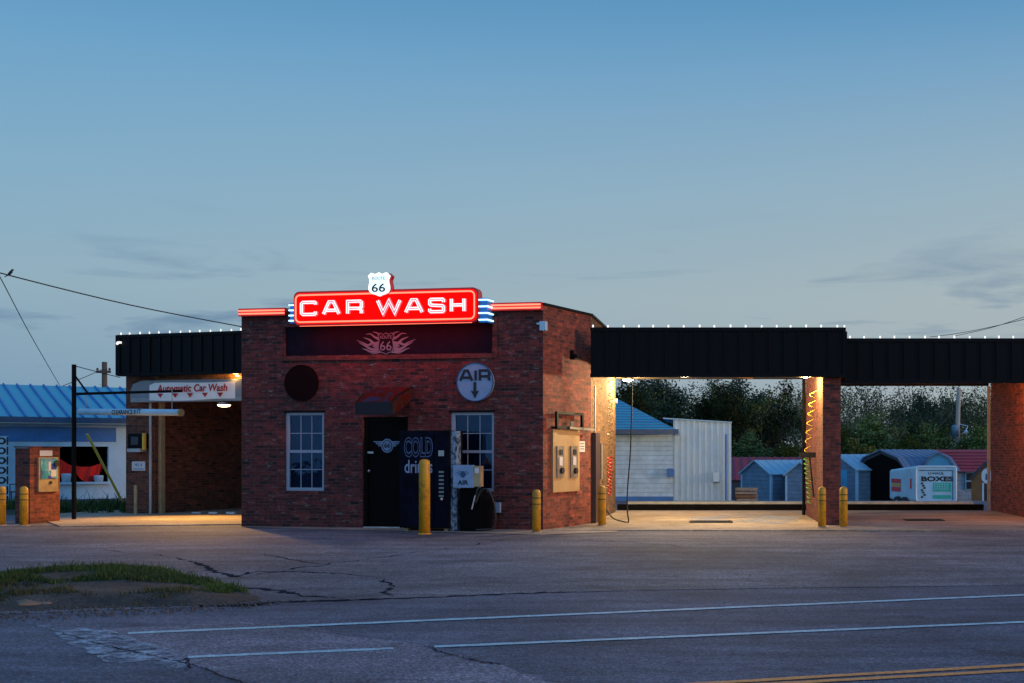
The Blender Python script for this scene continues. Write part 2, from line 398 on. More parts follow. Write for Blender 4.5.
        if fixn:
            bm = bmesh.new(); bm.from_mesh(me); bmesh.ops.recalc_face_normals(bm, faces=bm.faces); bm.to_mesh(me); bm.free()
        if smooth:
            for p in me.polygons: p.use_smooth = True
        me.materials.append(mat)
        o = bpy.data.objects.new(name, me); COL.objects.link(o)
        if parent is None: o.location = o0
        else: o.parent = parent
        for k, v in props.items(): o[k] = v
        return o
def offset(pts, d):
    out = []; n = len(pts)
    for i in range(n):
        p = Vector(pts[i]); 
        d1 = (Vector(pts[i])-Vector(pts[i-1])).normalized() if i > 0 else None
        d2 = (Vector(pts[i+1])-Vector(pts[i])).normalized() if i < n-1 else None
        if d1 is None: d1 = d2
        if d2 is None: d2 = d1
        n1 = Vector((-d1.y, d1.x)); n2 = Vector((-d2.y, d2.x)); m = n1+n2
        if m.length < .2: m = n1
        else: m = m/ max(.35, m.dot(n1))
        out.append((p.x+m.x*d, p.y+m.y*d))
    return out
def empty(name, loc, label=None, cat=None, group=None, kind=None):
    o = bpy.data.objects.new(name, None); COL.objects.link(o); o.location = loc; o.empty_display_size = .2
    tag(o, label, cat, group, kind); return o
def tag(o, label=None, cat=None, group=None, kind=None):
    for k, v in (('label', label), ('category', cat), ('group', group), ('kind', kind)):
        if v: o[k] = v
    return o
def copy_tree(o, parent=None):
    c = o.copy(); COL.objects.link(c); c.parent = parent
    for ch in o.children: copy_tree(ch, c)
    return c
def text(s, name, mat, parent, Mx, cx, cz, h, w=None, y=0, ext=.004, bold=0, align='CENTER', shear=0, **props):
    cu = bpy.data.curves.new('tmp', 'FONT'); cu.body = s; cu.size = 1; cu.extrude = 0; cu.offset = bold; cu.shear = shear; cu.resolution_u = 3
    ob = bpy.data.objects.new('tmp', cu); COL.objects.link(ob)
    dg = bpy.context.evaluated_depsgraph_get(); me = bpy.data.meshes.new_from_object(ob.evaluated_get(dg))
    xs = [v.co.x for v in me.vertices]; ys = [v.co.y for v in me.vertices]
    x0, x1, y0, y1 = min(xs), max(xs), min(ys), max(ys)
    sz = h/(y1-y0); sx = (w/(x1-x0)) if w else sz
    mb = MB(Mx); bmv = [((v.co.x-(x0+x1)/2)*sx+cx, y, (v.co.y-(y0+y1)/2)*sz+cz) for v in me.vertices]
    bm = bmesh.new(); bm.from_mesh(me)
    bm.verts.ensure_lookup_table()
    for v, c in zip(bm.verts, bmv): v.co = c
    r = bmesh.ops.extrude_face_region(bm, geom=list(bm.faces))
    for e in r['geom']:
        if isinstance(e, bmesh.types.BMVert): e.co.y -= ext
    bm.verts.index_update()
    mb.add([v.co.copy() for v in bm.verts], [tuple(v.index for v in f.verts) for f in bm.faces])
    bm.free(); bpy.data.objects.remove(ob); bpy.data.curves.remove(cu); bpy.data.meshes.remove(me)
    return mb.build(name, mat, parent, **props)
class Frame:
    """local x along the wall (left to right seen from outside), y into the wall, z up"""
    def __init__(s, A, B):
        s.A = Vector(A); s.B = Vector(B); d = s.B-s.A; s.L = d.length; e = d/s.L; s.e = e
        s.M = Matrix(((e.x, -e.y, 0, s.A.x), (e.y, e.x, 0, s.A.y), (0, 0, 1, 0), (0, 0, 0, 1)))
    def u(s, px, off=0):
        k = (px-VX)/FP; ax = s.A.x - s.e.y*off; ay = s.A.y + s.e.x*off
        return (k*ay-ax)/(s.e.x-k*s.e.y)
    def uz(s, px, py, off=0):
        u = s.u(px, off); D = s.A.y+s.e.x*off+u*s.e.y
        return u, EYE+(VY-py)*D/FP
    def at(s, u, y, z): return s.M @ Vector((u, y, z))
def wallholes(mb, u0, u1, z0, z1, holes, th, y0=0.):
    us = sorted({u0, u1, *[h[0] for h in holes], *[h[1] for h in holes]}); zs = sorted({z0, z1, *[h[2] for h in holes], *[h[3] for h in holes]})
    us = [u for u in us if u0 <= u <= u1]; zs = [z for z in zs if z0 <= z <= z1]
    y1 = y0+th
    inside = lambda u, z: any(h[0] < u < h[1] and h[2] < z < h[3] for h in holes)
    for i in range(len(us)-1):
        for j in range(len(zs)-1):
            a, b, c, d = us[i], us[i+1], zs[j], zs[j+1]
            if inside((a+b)/2, (c+d)/2): continue
            mb.add([(a,y0,c),(b,y0,c),(b,y0,d),(a,y0,d)], [(0,1,2,3)]); mb.add([(a,y1,c),(b,y1,c),(b,y1,d),(a,y1,d)], [(3,2,1,0)])
    for a, b, c, d in holes:
        mb.add([(a,y0,c),(a,y1,c),(a,y1,d),(a,y0,d)], [(0,1,2,3)]); mb.add([(b,y0,c),(b,y1,c),(b,y1,d),(b,y0,d)], [(3,2,1,0)])
        mb.add([(a,y0,d),(b,y0,d),(b,y1,d),(a,y1,d)], [(3,2,1,0)]); mb.add([(a,y0,c),(b,y0,c),(b,y1,c),(a,y1,c)], [(0,1,2,3)])
    for a in (u0, u1): mb.add([(a,y0,z0),(a,y1,z0),(a,y1,z1),(a,y0,z1)], [(0,1,2,3)] if a == u0 else [(3,2,1,0)])
    mb.add([(u0,y0,z1),(u1,y0,z1),(u1,y1,z1),(u0,y1,z1)], [(0,1,2,3)])

# ------------------------------------------------------------------ ground
def gz(y):
    pts = [(34, 0), (43, -.17), (50, -.85), (56, -1.0), (1e5, -1.0)]
    if y <= 34: return 0
    for (a, za), (b, zb) in zip(pts, pts[1:]):
        if y <= b: return za+(zb-za)*(y-a)/(b-a)
g = MB()
ys = [-60, 0, 10, 20, 33, 34, 37, 40, 43, 46.5, 50, 53, 56, 70, 120, 300, 900]
xs = [-700, -200, -60, -20, 0, 20, 60, 200, 700]
k = {}
for yy in ys:
    for xx in xs: k[(xx, yy)] = len(g.v); g.v.append(Vector((xx, yy, gz(yy)-.03)))
for i in range(len(xs)-1):
    for j in range(len(ys)-1):
        g.f.append((k[(xs[i], ys[j])], k[(xs[i+1], ys[j])], k[(xs[i+1], ys[j+1])], k[(xs[i], ys[j+1])]))
g.build('ground', M['gravel_ground'], kind='structure', fixn=False, base=(0,0,0))

def jag(pts, amp=.03, n=4, seed=1):
    r = random.Random(seed); out = []
    for (a, b) in zip(pts, pts[1:]):
        for i in range(n):
            t = i/n; out.append((a[0]+(b[0]-a[0])*t+r.uniform(-amp, amp), a[1]+(b[1]-a[1])*t+r.uniform(-amp, amp)))
    out.append(pts[-1]); return out
# seam between lot and road
seam_px = [(240, 604), (300, 601.5), (370, 599), (430, 597), (520, 593), (620, 590.5), (760, 588), (1024, 584.5)]
seam = [G(*p) for p in seam_px]
left_edge = [(-60, 4.0), (-24, 9.0), G(-60, 628), G(0, 614), G(120, 609), G(200, 607)]
right_edge = [(26, 20.5), (60, 30.0)]
edge = left_edge + seam + right_edge
lot = jag(edge, .02, 3, 3)
MB().sheet([(-60, 40)] + lot + [(60, 40)], -.003).build('parking_lot', M['lot'], kind='structure', fixn=False, base=(0,0,0))
MB().sheet([(-60, -40)] + [(x, y+.03) for x, y in lot] + [(60, -40)], -.007).build('road', M['road'], kind='structure', fixn=False, base=(0,0,0))
MB().sheet([(-75, 40.2), (-75, 30.8), (-13.35, 30.8), (-13.35, 40.2)], .0).build('grass_ground', M['turf'], kind='structure', fixn=False, base=(0,0,0))
# pale worn pavement in the foreground
pp = [G(*p) for p in [(100, 629), (180, 624), (240, 621), (300, 624.5), (330, 632), (395, 640), (425, 645), (450, 655), (485, 662), (505, 665), (560, 684), (640, 730), (700, 800), (330, 800), (245, 684), (190, 663), (140, 642)]]
MB().sheet(jag(pp+[pp[0]], .03, 5, 5)[:-1], -.0045).build('pavement_patch', M['road_patch'], kind='structure', fixn=False, base=(0,0,0))
pw = [G(*p) for p in [(32, 624), (70, 627), (110, 630.5), (150, 643), (178, 652), (189, 660), (187, 666), (178, 668), (150, 664), (120, 664), (95, 655), (65, 640)]]
MB().sheet(jag(pw+[pw[0]], .04, 5, 6)[:-1], -.0025).build('worn_paint_mark', M['white_scar'], kind='structure', fixn=False, base=(0,0,0))
def gline(name, a, b, w, mat, z=-.001, gaps=(), ext0=0, ext1=0, seed=1):
    a = Vector(a); b = Vector(b); d = (b-a).normalized(); nn = Vector((-d.y, d.x)); a -= d*ext0; b += d*ext1
    L = (b-a).length; r = random.Random(seed); mb = MB(); n = int(L/.08); pr = None
    for i in range(n+1):
        t = L*i/n; p = a+d*t
        if any(g0 < p.x < g1 for g0, g1 in gaps): pr = None; continue
        w1 = w/2*r.uniform(.85, 1.1); w2 = w/2*r.uniform(.85, 1.1)
        q = (p+nn*w1, p-nn*w2)
        if pr: mb.add([(pr[0].x, pr[0].y, z), (pr[1].x, pr[1].y, z), (q[1].x, q[1].y, z), (q[0].x, q[0].y, z)], [(0, 1, 2, 3)])
        pr = q
    return mb.build(name, mat, kind='structure', fixn=False, base=(0,0,0))
gline('lane_marking', G(215, 629.2), G(1024, 594.7), .12, M['white_line'], ext0=.7, ext1=30, seed=2)
gline('lane_marking', G(195, 656.4), G(1024, 621.7), .105, M['white_line'], ext0=.05, ext1=30, gaps=((G(399, 648)[0], G(424, 647)[0]),), seed=3)
gline('centre_line', G(705, 683), G(1024, 664.3), .095, M['yellow_line'], ext0=14, ext1=30, seed=4)
gline('centre_line', G(780, 683), G(1024, 669.6), .095, M['yellow_line'], ext0=14, ext1=30, seed=5)
def crack(pxs, w0, w1, seed, z=.0005, mat='crack', amp=.03):
    pts = jag([G(*p) for p in pxs], amp*1.6, 11, seed); r = random.Random(seed); n = len(pts)
    mb = MB(); pr = None
    for i, p in enumerate(pts):
        a = Vector(pts[max(0, i-1)]); b = Vector(pts[min(n-1, i+1)]); d = (b-a).normalized(); nn = Vector((-d.y, d.x)); t = i/(n-1)
        w = (w0+(w1-w0)*t)*r.uniform(.06, .60)*(min(1, 5*t+.15))*(min(1, 5*(1-t)+.15)); q = (Vector(p)+nn*w/2, Vector(p)-nn*w/2)
        if pr: mb.add([(pr[0].x, pr[0].y, z), (pr[1].x, pr[1].y, z), (q[1].x, q[1].y, z), (q[0].x, q[0].y, z)], [(0, 1, 2, 3)])
        pr = q
    return mb.build('pavement_crack', M[mat], kind='structure', fixn=False, base=(0,0,0))
crack([(235, 603.5), (300, 601), (370, 599), (430, 597), (520, 593), (620, 590.5)], .30, .05, 1)
crack([(215, 586), (280, 590), (300, 596), (345, 598)], .30, .16, 2, 0.0006)
crack([(200, 606), (240, 605), (270, 604)], .5, .3, 12, 0.0007)
crack([(175, 557), (200, 564), (215, 572), (235, 577), (250, 572), (300, 571.5), (350, 574), (378, 577)], .22, .10, 3, 0.0009)
crack([(377, 576), (392, 586), (384, 592), (392, 596)], .12, .10, 4, 0.0010)
crack([(240, 577), (320, 565), (400, 555), (500, 541), (560, 537)], .10, .04, 5, 0.0011, amp=.06)
crack([(262, 554), (300, 561), (325, 565)], .10, .05, 6, 0.0012)
crack([(30, 623), (90, 641), (150, 655), (190, 664), (245, 683), (280, 700)], .05, .03, 7, 0.0014, amp=.012)
crack([(425, 645.5), (445, 653), (482, 662), (505, 664.5)], .05, .09, 8, 0.0015, amp=.012)
crack([(180, 661), (188, 658), (190, 668), (182, 670)], .05, .03, 9, 0.0016, amp=.01)
crack([(285, 626), (330, 633), (395, 640)], .025, .02, 10, 0.0017, amp=.01)
crack([(560, 537), (700, 548), (840, 556), (1024, 552)], .05, .03, 11, 0.0019, amp=.08)
crack([(20, 553), (90, 549), (175, 557)], .06, .06, 13, 0.0020, amp=.08)

# grass island with dirt
isl = [G(*p) for p in [(-260, 590), (-120, 580), (-20, 577), (30, 573), (60, 569), (110, 567), (160, 570), (200, 579), (238, 588), (262, 598), (235, 605), (140, 607), (60, 609), (0, 611), (-120, 618), (-260, 625)]]
def inpoly(x, y, poly):
    c = False; n = len(poly)
    for i in range(n):
        (x1, y1), (x2, y2) = poly[i], poly[i-1]
        if (y1 > y) != (y2 > y) and x < (x2-x1)*(y-y1)/(y2-y1)+x1: c = not c
    return c
from mathutils import noise as mn
def blades(poly, n, hmin, hmax, seed, dens=1.0, w=.007, mask=None, z0=0., zf=None):
    r = random.Random(seed); xs_ = [p[0] for p in poly]; ys_ = [p[1] for p in poly]; mb = MB()
    cnt = 0
    while cnt < n:
        x = r.uniform(min(xs_), max(xs_)); y = r.uniform(min(ys_), max(ys_))
        if not inpoly(x, y, poly): continue
        nv = mn.noise(Vector((x*1.3, y*1.1, seed)))+.5*mn.noise(Vector((x*4, y*4, seed)))
        if mask: nv += mask(x, y)
        if nv < r.uniform(-.02, .34): 
            cnt += .2; continue
        z0 = zf(x, y) if zf else z0
        h = r.uniform(hmin, hmax)*(1.0 if r.random() < .93 else 1.9)*(.5+max(0, min(1.2, nv+.5))); a = r.uniform(0, 2*PI); b = r.uniform(0, 2*PI); ln = r.uniform(.1, .7)*h
        dx, dy = math.cos(a)*w, math.sin(a)*w; lx, ly = math.cos(b)*ln, math.sin(b)*ln
        mb.add([(x-dx, y-dy, z0), (x+dx, y+dy, z0), (x+dx*.7+lx*.35, y+dy*.7+ly*.35, z0+h*.6), (x-dx*.7+lx*.35, y-dy*.7+ly*.35, z0+h*.6), (x+lx, y+ly, z0+h)], [(0,1,2,3), (3,2,4)])
        cnt += 1
    return mb
def pdist(x, y, poly):
    best = 9
    for i in range(len(poly)):
        a, b = Vector(poly[i-1]), Vector(poly[i]); ab = b-a; p = Vector((x, y)); t_ = max(0, min(1, (p-a).dot(ab)/max(1e-9, ab.dot(ab)))); best = min(best, (a+ab*t_-p).length)
    return best
HM = {}
def mound(x, y):
    if not inpoly(x, y, isl): return 0
    d_ = pdist(x, y, isl)
    return min(1, d_/.55)**1.3*(.055+.04*mn.noise(Vector((x*1.1, y*1.1, 7))))+.012*mn.noise(Vector((x*5, y*5, 2)))*min(1, d_*4)
m = MB(); st = .09; nx, ny = 130, 62; gx0, gy0 = -13.8, 12.0; idx_ = {}
for i in range(nx):
    for j in range(ny):
        x, y = gx0+i*st, gy0+j*st; idx_[(i, j)] = len(m.v); m.v.append(Vector((x, y, .001+mound(x, y) if inpoly(x, y, isl) else -.012)))
for i in range(nx-1):
    for j in range(ny-1):
        q = [(i, j), (i+1, j), (i+1, j+1), (i, j+1)]
        if any(inpoly(gx0+a*st, gy0+b*st, isl) for a, b in q): m.f.append(tuple(idx_[k_] for k_ in q))
m.build('dirt_patch', M['dirt'], kind='structure', fixn=False, base=(0,0,0), smooth=True)
def upper(x, y):
    return .65*min(1, max(-1, (y-13.9)/1.6))-.26+.75*mn.noise(Vector((x*1.4, y*1.2, 31)))
b = blades(isl, 26000, .012, .05, 11, w=.006, mask=upper, zf=mound)
tag(b.build('grass', M['blade'], kind='stuff', fixn=False), 'short green grass tuft island in the dark dirt beside the road', 'grass')
b = blades(isl, 9000, .015, .045, 15, w=.006, mask=lambda x, y: -.15, zf=mound)
tag(b.build('dry_grass', M['blade_dry'], kind='stuff', fixn=False), 'dry brownish weeds along the near edge of the dirt patch', 'grass')
bg = [(-30, 31.6), (-14.1, 31.6), (-14.1, 36.5), (-30, 36.5)]
tag(blades(bg, 16000, .06, .22, 17, w=.015, z0=0).build('lawn_grass', M['blade'], kind='stuff', fixn=False), 'strip of green grass in front of the blue roofed shop', 'grass')
# gravel
mb = MB(); r = random.Random(4)
ep = [G(*p) for p in [(-60, 626), (-60, 606), (0, 606), (120, 604), (200, 603), (260, 600), (290, 604), (200, 612), (120, 616), (0, 622)]]
cnt = 0
while cnt < 900:
    x = r.uniform(-9, -2); y = r.uniform(11, 15)
    if not inpoly(x, y, ep): continue
    s = r.uniform(.004, .016); mb.ball((x, y, s*.4), s, 5, (1, r.uniform(.7, 1.2), .7)); cnt += 1
tag(mb.build('gravel', M['gravel'], kind='stuff', fixn=False), 'loose gravel crumbs along the broken road edge', 'gravel')
c0 = G(25, 606)
mb = MB(); mb.ball((c0[0], c0[1], .015), .20, 14, (1.3, .6, .20)); 
for v in mb.v: v += Vector((.02*math.sin(v.x*40), .02*math.sin(v.y*31), .015*math.sin(v.x*23+v.y*17)))
tag(mb.build('flat_rock', M['rock'], smooth=True), 'flat tan rock lying at the edge of the grass by the road', 'rock')

# concrete slabs (raised sheet)
MB().slab([(-2.95, 24.75), (9.2, 24.55), (9.2, 33.0), (-2.35, 33.0), (-2.35, 27.1)], -.05, .02).build('concrete_apron', M['concrete'], kind='structure', base=(0,0,0))
lp = [G(60, 527), G(243, 524.8), (-9.6, 31), (-8, 37.5), (-13.3, 39), (-16.2, 31.2), G(40, 519)]
MB().slab(lp, -.05, .02).build('concrete_apron', M['concrete'], kind='structure', base=(0,0,0))
fs = [G(242, 527.2), G(543, 535), G(620, 532), (-2.36, 27), (-9.5, 27)]
MB().sheet(fs, .006).build('concrete_walk', M['concrete'], kind='structure', fixn=False, base=(0,0,0))
MB().sheet(jag([(-.3, 27.2), (1.9, 26.8), (2.5, 29.6), (1.2, 31.2), (-.2, 29.5), (-.3, 27.2)], .12, 6, 2)[:-1], .0215).build('wet_painted_reflection', M['wet'], kind='structure', fixn=False, base=(0,0,0))
def pit(px, py, w, d, lab):
    x, y = G(px, py); t = empty('floor_drain', (x, y, .02), lab, 'drain', 'floor drains')
    m = MB(); 
    for i in range(11): m.box(x-w/2+.04+(w-.09)*i/10, x-w/2+.05+(w-.09)*i/10, y-d/2+.03, y+d/2-.03, .034, .040)
    m.build('grate', M['pit_metal'], t)
    f = MB(); f.box(x-w/2, x+w/2, y-d/2, y-d/2+.03, .021, .04).box(x-w/2, x+w/2, y+d/2-.03, y+d/2, .021, .04).box(x-w/2, x-w/2+.03, y-d/2+.03, y+d/2-.03, .021, .04).box(x+w/2-.03, x+w/2, y-d/2+.03, y+d/2-.03, .021, .04)
    f.build('frame', M['pit_metal'], t)
    MB().box(x-w/2+.03, x+w/2-.03, y-d/2+.03, y+d/2-.03, .0205, .031).build('sump', M['black'], t)
pit(711, 523, .95, .62, 'dark floor drain grate in the lamp lit wash bay')
pit(924, 521.3, .85, .5, 'dark floor drain grate in the orange lit right bay')

# ------------------------------------------------------------------ car wash building
FA, FB = (-9.61, 26.2), (-3.14, 25.0)
F = Frame(FA, FB)                 # street front
K = Frame(FB, (-2.354, 27.0))     # corner face with the pay panels
BW = Frame((-2.354, 27.0), (-2.17, 32.2))   # wall along the wash bay
bld = empty('car_wash_building', (-6.0, 28.0, 0), 'low red brick car wash building with black metal canopies and wash bays', 'building')
TOP = 4.50
w1 = (*[F.uz(285.5, 490.5)[0], F.uz(324, 490.5)[0]], F.uz(305, 490.8)[1], F.uz(305, 412.5)[1])
w2 = (F.u(451), F.u(494), F.uz(472, 491.5)[1], F.uz(472, 412.3)[1])
dr = (F.u(362.5), F.u(408), .02, F.uz(385, 417)[1])
pan = (F.u(284.5), F.u(492), F.uz(388, 354.5)[1], F.uz(388, 325)[1])
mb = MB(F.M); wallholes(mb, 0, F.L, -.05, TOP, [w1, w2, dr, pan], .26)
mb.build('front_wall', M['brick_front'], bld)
# corbel courses below the dark panel and a soldier course over windows
mb = MB(F.M)
mb.box(pan[0]-.1, pan[1]+.1, -.035, -.002, pan[2]-.10, pan[2]-.02)
mb.box(pan[1]+.03, pan[1]+.11, -.03, -.002, pan[2]-.017, pan[3]+.1)
mb.build('brick_trim', M['brick_pillar'], bld)
MB(F.M).box(pan[0]+.003, pan[1]-.003, .06, .25, pan[2]+.003, pan[3]-.003).build('sign_panel', M['panel_dark'], bld)
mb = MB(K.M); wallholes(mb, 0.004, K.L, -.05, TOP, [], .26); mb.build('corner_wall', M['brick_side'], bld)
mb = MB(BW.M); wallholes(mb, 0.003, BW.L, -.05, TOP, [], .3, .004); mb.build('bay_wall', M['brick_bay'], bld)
L0 = F.at(0, 0, 0); 
SB = Frame((-8.35, 32.8), FA)
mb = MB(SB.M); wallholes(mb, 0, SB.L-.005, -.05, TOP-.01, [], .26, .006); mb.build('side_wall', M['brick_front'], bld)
MB().slab([(-9.45, 26.3), (-3.2, 25.15), (-2.5, 27.0), (-2.3, 32.2), (-8.2, 32.6)], 4.1, 4.2).build('roof', M['black'], bld)
MB().slab([(-8.3, 32.35), (-2.5, 32.1), (-2.48, 32.4), (-8.28, 32.65)], -.05, 4.45).build('back_wall', M['brick_front'], bld)
# coping
mb = MB(K.M); mb.box(-.02, K.L+.0, -.04, .30, TOP+.002, TOP+.045); mb.build('coping', M['black_metal'], bld)
mb = MB(BW.M); mb.box(.005, BW.L, -.04, .33, TOP+.004, TOP+.047); mb.build('coping', M['black_metal'], bld)
# windows
def window(rect, curt):
    a, b, c, d = rect; fw = .055
    mb = MB(F.M)
    mb.box(a, a+fw*1.3, .03, .12, c, d).box(b-fw, b, .03, .12, c, d).box(a+fw*1.3, b-fw, .03, .12, c, c+fw*1.2).box(a+fw*1.3, b-fw, .03, .12, d-fw, d)
    f = mb.build('window', M['white_frame'], bld)
    m = MB(F.M); x0, x1, z0, z1 = a+fw*1.3, b-fw, c+fw*1.2, d-fw; zm = (z0+z1)/2
    m.box(x0, x1, .045, .10, zm-.028, zm+.028)
    for i in (1, 2):
        x = x0+(x1-x0)*i/3; m.box(x-.008, x+.008, .055, .085, z0, zm-.03); m.box(x-.008, x+.008, .055, .085, zm+.03, z1)
    for zz in ((z0+zm)/2, (z1+zm)/2):
        for i in range(3):
            m.box(x0+(x1-x0)*i/3+.012, x0+(x1-x0)*(i+1)/3-.012, .057, .083, zz-.008, zz+.008)
    m.build('muntins', M['white_frame'], f)
    MB(F.M).box(x0, x1, .068, .072, z0, z1).build('pane', M['glass'], f)
    m = MB(F.M); n = 24
    cx0, cx1, cz0, cz1 = curt
    for i in range(n):
        t0, t1 = i/n, (i+1)/n; ya, yb = .32+.03*math.sin(t0*30), .32+.03*math.sin(t1*30)
        m.add([(x0+(x1-x0)*(cx0+(cx1-cx0)*t0), ya, z0+(z1-z0)*cz0), (x0+(x1-x0)*(cx0+(cx1-cx0)*t1), yb, z0+(z1-z0)*cz0), (x0+(x1-x0)*(cx0+(cx1-cx0)*t1), yb, z0+(z1-z0)*cz1), (x0+(x1-x0)*(cx0+(cx1-cx0)*t0), ya, z0+(z1-z0)*cz1)], [(0,1,2,3)])
    m.build('curtain', M['curtain'], f, fixn=False)
    m = MB(F.M); n = 40
    for i in range(n):
        t0, t1 = i/n, (i+1)/n; ya, yb = .40+.035*math.sin(t0*44), .40+.035*math.sin(t1*44)
        m.add([(a+(b-a)*t0, ya, c-.1), (a+(b-a)*t1, yb, c-.1), (a+(b-a)*t1, yb, d+.1), (a+(b-a)*t0, ya, d+.1)], [(0,1,2,3)])
    m.build('blind', M['blind'], f, fixn=False)
    m = MB(F.M); m.box(a-.03, b+.03, -.02, -.002, d+.003, d+.04); m.build('lintel', M['black'], f)
window(w1, (.66, 1.0, .76, .93)); window(w2, (.55, 1.0, .80, 1.0))
# dark interior box so the rooms are not open to the sky
MB().slab([(-9.2, 26.45), (-3.3, 25.35), (-3.0, 27.2), (-2.9, 31.9), (-8.3, 32.2)], -.02, .01).build('room_floor', M['shed_dark'], bld)
# door
a, b, c, d = dr
dd = MB(F.M).box(a+.07, b-.07, .12, .17, c, d-.07).build('door', M['door'], bld)
m = MB(F.M); m.box(a, a+.07, .08, .2, c, d).box(b-.07, b, .08, .2, c, d).box(a+.07, b-.07, .08, .2, d-.07, d); m.build('frame', M['black'], dd)
hu, hz = F.uz(370, 452.5, .1); m = MB(F.M); m.box(hu-.09, hu+.08, .085, .119, hz-.02, hz+.02); m.build('mail_slot', M['steel'], dd)
hu, hz = F.uz(369.5, 471, .1); m = MB(F.M); m.ball((hu, .08, hz), .035, 10); m.box(hu-.012, hu+.012, .08, .119, hz-.012, hz+.012); m.build('handle', M['steel'], dd, smooth=True)
m = MB(F.M); m.box(a+.05, b+.02, -.06, .1, -.01, .03); m.build('threshold', M['steel'], dd)
# winged emblem on the door
eu, ez = F.uz(387, 445.5, .1)
em_ = MB(F.M)
for s in (-1, 1):
    for q, (zz, ln) in enumerate(((.07, .30), (.03, .25), (-.01, .2))):
        em_.prism([(eu+s*.10, ez+zz-.016), (eu+s*ln, ez+zz+.0), (eu+s*ln, ez+zz+.02), (eu+s*.10, ez+zz+.016)][::s], .112-.001*q, .118)
em_.prism([(eu+.13*math.cos(t*PI/12), ez-.005+.145*math.sin(t*PI/12)) for t in range(24)], .110, .119)
e_ = em_.build('emblem', M['emblem_blue'], dd)
mm_ = MB(F.M); ring = [(eu+.10*math.cos(t*PI/12), .107, ez-.005+.11*math.sin(t*PI/12)) for t in range(24)]
mm_.tube(ring, .008, 5, closed=True); mm_.build('ring', M['ink'], e_)
text('66', 'numerals', M['ink'], e_, F.M, eu, ez, .10, .13, y=.109, ext=.003, bold=.03)
# awning over the door
au0, az0 = F.uz(378, 387.5); au1, _ = F.uz(413, 389)
pj = 1.0; x0, x1 = au0, au1; top = az0; bot = F.uz(374, 414.5, -pj)[1]; mid = F.uz(374, 402, -pj)[1]
aw = MB(F.M); pr = [(0, top), (-.3, top-.03), (-.7, top*.45+mid*.55), (-pj, mid)]
for (y_a, z_a), (y_b, z_b) in zip(pr, pr[1:]):
    aw.add([(x0, y_a, z_a), (x1, y_a, z_a), (x1, y_b, z_b), (x0, y_b, z_b)], [(0,1,2,3)])
for x in (x0, x1): aw.add([(x, 0, top), (x, -.3, top-.03), (x, -.7, top*.45+mid*.55), (x, -pj, mid), (x, -pj, bot), (x, -.55, bot+.12), (x, -.03, bot+.34)], [(0,1,2,3,4,5,6)])
awo = aw.build('awning', M['awning'], bld, fixn=False)
m = MB(F.M); m.box(x0, x1, -pj-.012, -pj-.001, bot, mid); va = m.build('valance', M['valance'], awo)
m = MB(F.M); m.box((x0+x1)/2-.22, (x0+x1)/2+.16, -pj-.016, -pj-.0125, bot+.09, bot+.12); m.build('stripe', M['air_blue'], va) if False else None
m = MB(F.M); m.tube([(x0, -.02, top), (x0, -.7, top*.45+mid*.55), (x0, -pj, mid), (x0, -pj, bot)], .012, 6); m.build('frame', M['black'], awo)
m = MB(F.M); m.tube([(x1, -.02, top), (x1, -.7, top*.45+mid*.55), (x1, -pj, mid), (x1, -pj, bot)], .012, 6); m.build('frame', M['black'], awo)
# small flood light at the front corner
m = MB(F.M); u_, z_ = F.uz(542, 326); m.box(F.L-.02, F.L+.10, -.16, -.02, z_-.10, z_+.08); m.box(F.L-.10, F.L-.02, -.10, -.07, z_+.02, z_+.06)
tag(m.build('flood_light', M['annex']), 'small pale flood light fixed high on the front corner of the brick building', 'lamp')
u_, z_ = K.uz(571, 356); m = MB(K.M); m.tube([(u_, -.12, z_-.02), (u_, -.002, z_-.02)], .06, 10); m.box(u_-.05, u_+.05, -.05, -.003, z_-.02, z_+.12)
tag(m.build('wall_camera', M['black']), 'small dark fitting high on the orange lit corner wall', 'camera')

# canopies ------------------------------------------------------------
def fascia(fr, u0, u1, z0, z1, bulbs, pitch=.3, y=0, th=.12, parent=bld, brz=.03):
    m = MB(fr.M); m.box(u0, u1, y, y+th, z0, z1)
    n = max(1, int((u1-u0)/pitch))
    for i in range(n+1):
        x = u0+.03+(u1-u0-.06)*i/n; m.prism([(x-.022, z0+.05), (x+.022, z0+.05), (x+.022, z1-.07), (x-.022, z1-.07)], y-.028, y-.001)
    m.box(u0-.01, u1+.01, y-.035, y+th+.02, z1-.068, z1+.01); m.box(u0-.01, u1+.01, y-.03, y+th+.01, z0-.02, z0+.048)
    f = m.build('fascia', M['black_metal'], parent)
    proto = None
    for x in bulbs:
        c = fr.at(x, y-.0, z1+.01+brz)
        if proto is None:
            q = MB(); q.ball((0, 0, .008), .019, 8, (1, 1, 1.15)); q.lathe([(.016, -.03), (.02, -.012), (.012, -.004)], (0,0,0), 8)
            q.v = [v+c for v in q.v]; proto = q.build('bulb', M['bulb'], f, smooth=True)
            proto_o = c
        else:
            k_ = proto.copy(); COL.objects.link(k_); k_.parent = f; k_.location = c-proto_o+Vector((random.uniform(-.02, .02), 0, random.uniform(-.010, .006))); k_.rotation_euler.y = 0
    return f
C1 = Frame((-2.29, 26.2), (3.045, 26.2))
Z1b, Z1t = 3.13, 4.17
fascia(C1, 0, C1.L, Z1b+.02, Z1t-.01, [C1.u(593+15.25*i) for i in range(17)]+[C1.L-.02])
C2 = Frame((3.05, 26.9), (9.4, 26.9))
fascia(C2, 0, C2.L, 3.065, 3.995, [C2.u(850+14.9*i) for i in range(16)], .33)
MB().box(3.055, 3.10, 26.32, 26.89, 3.1, 4.1).build('fascia', M['black_metal'], bld)
C3 = Frame((-14.51, 31.2), (-11.03, 30.1))
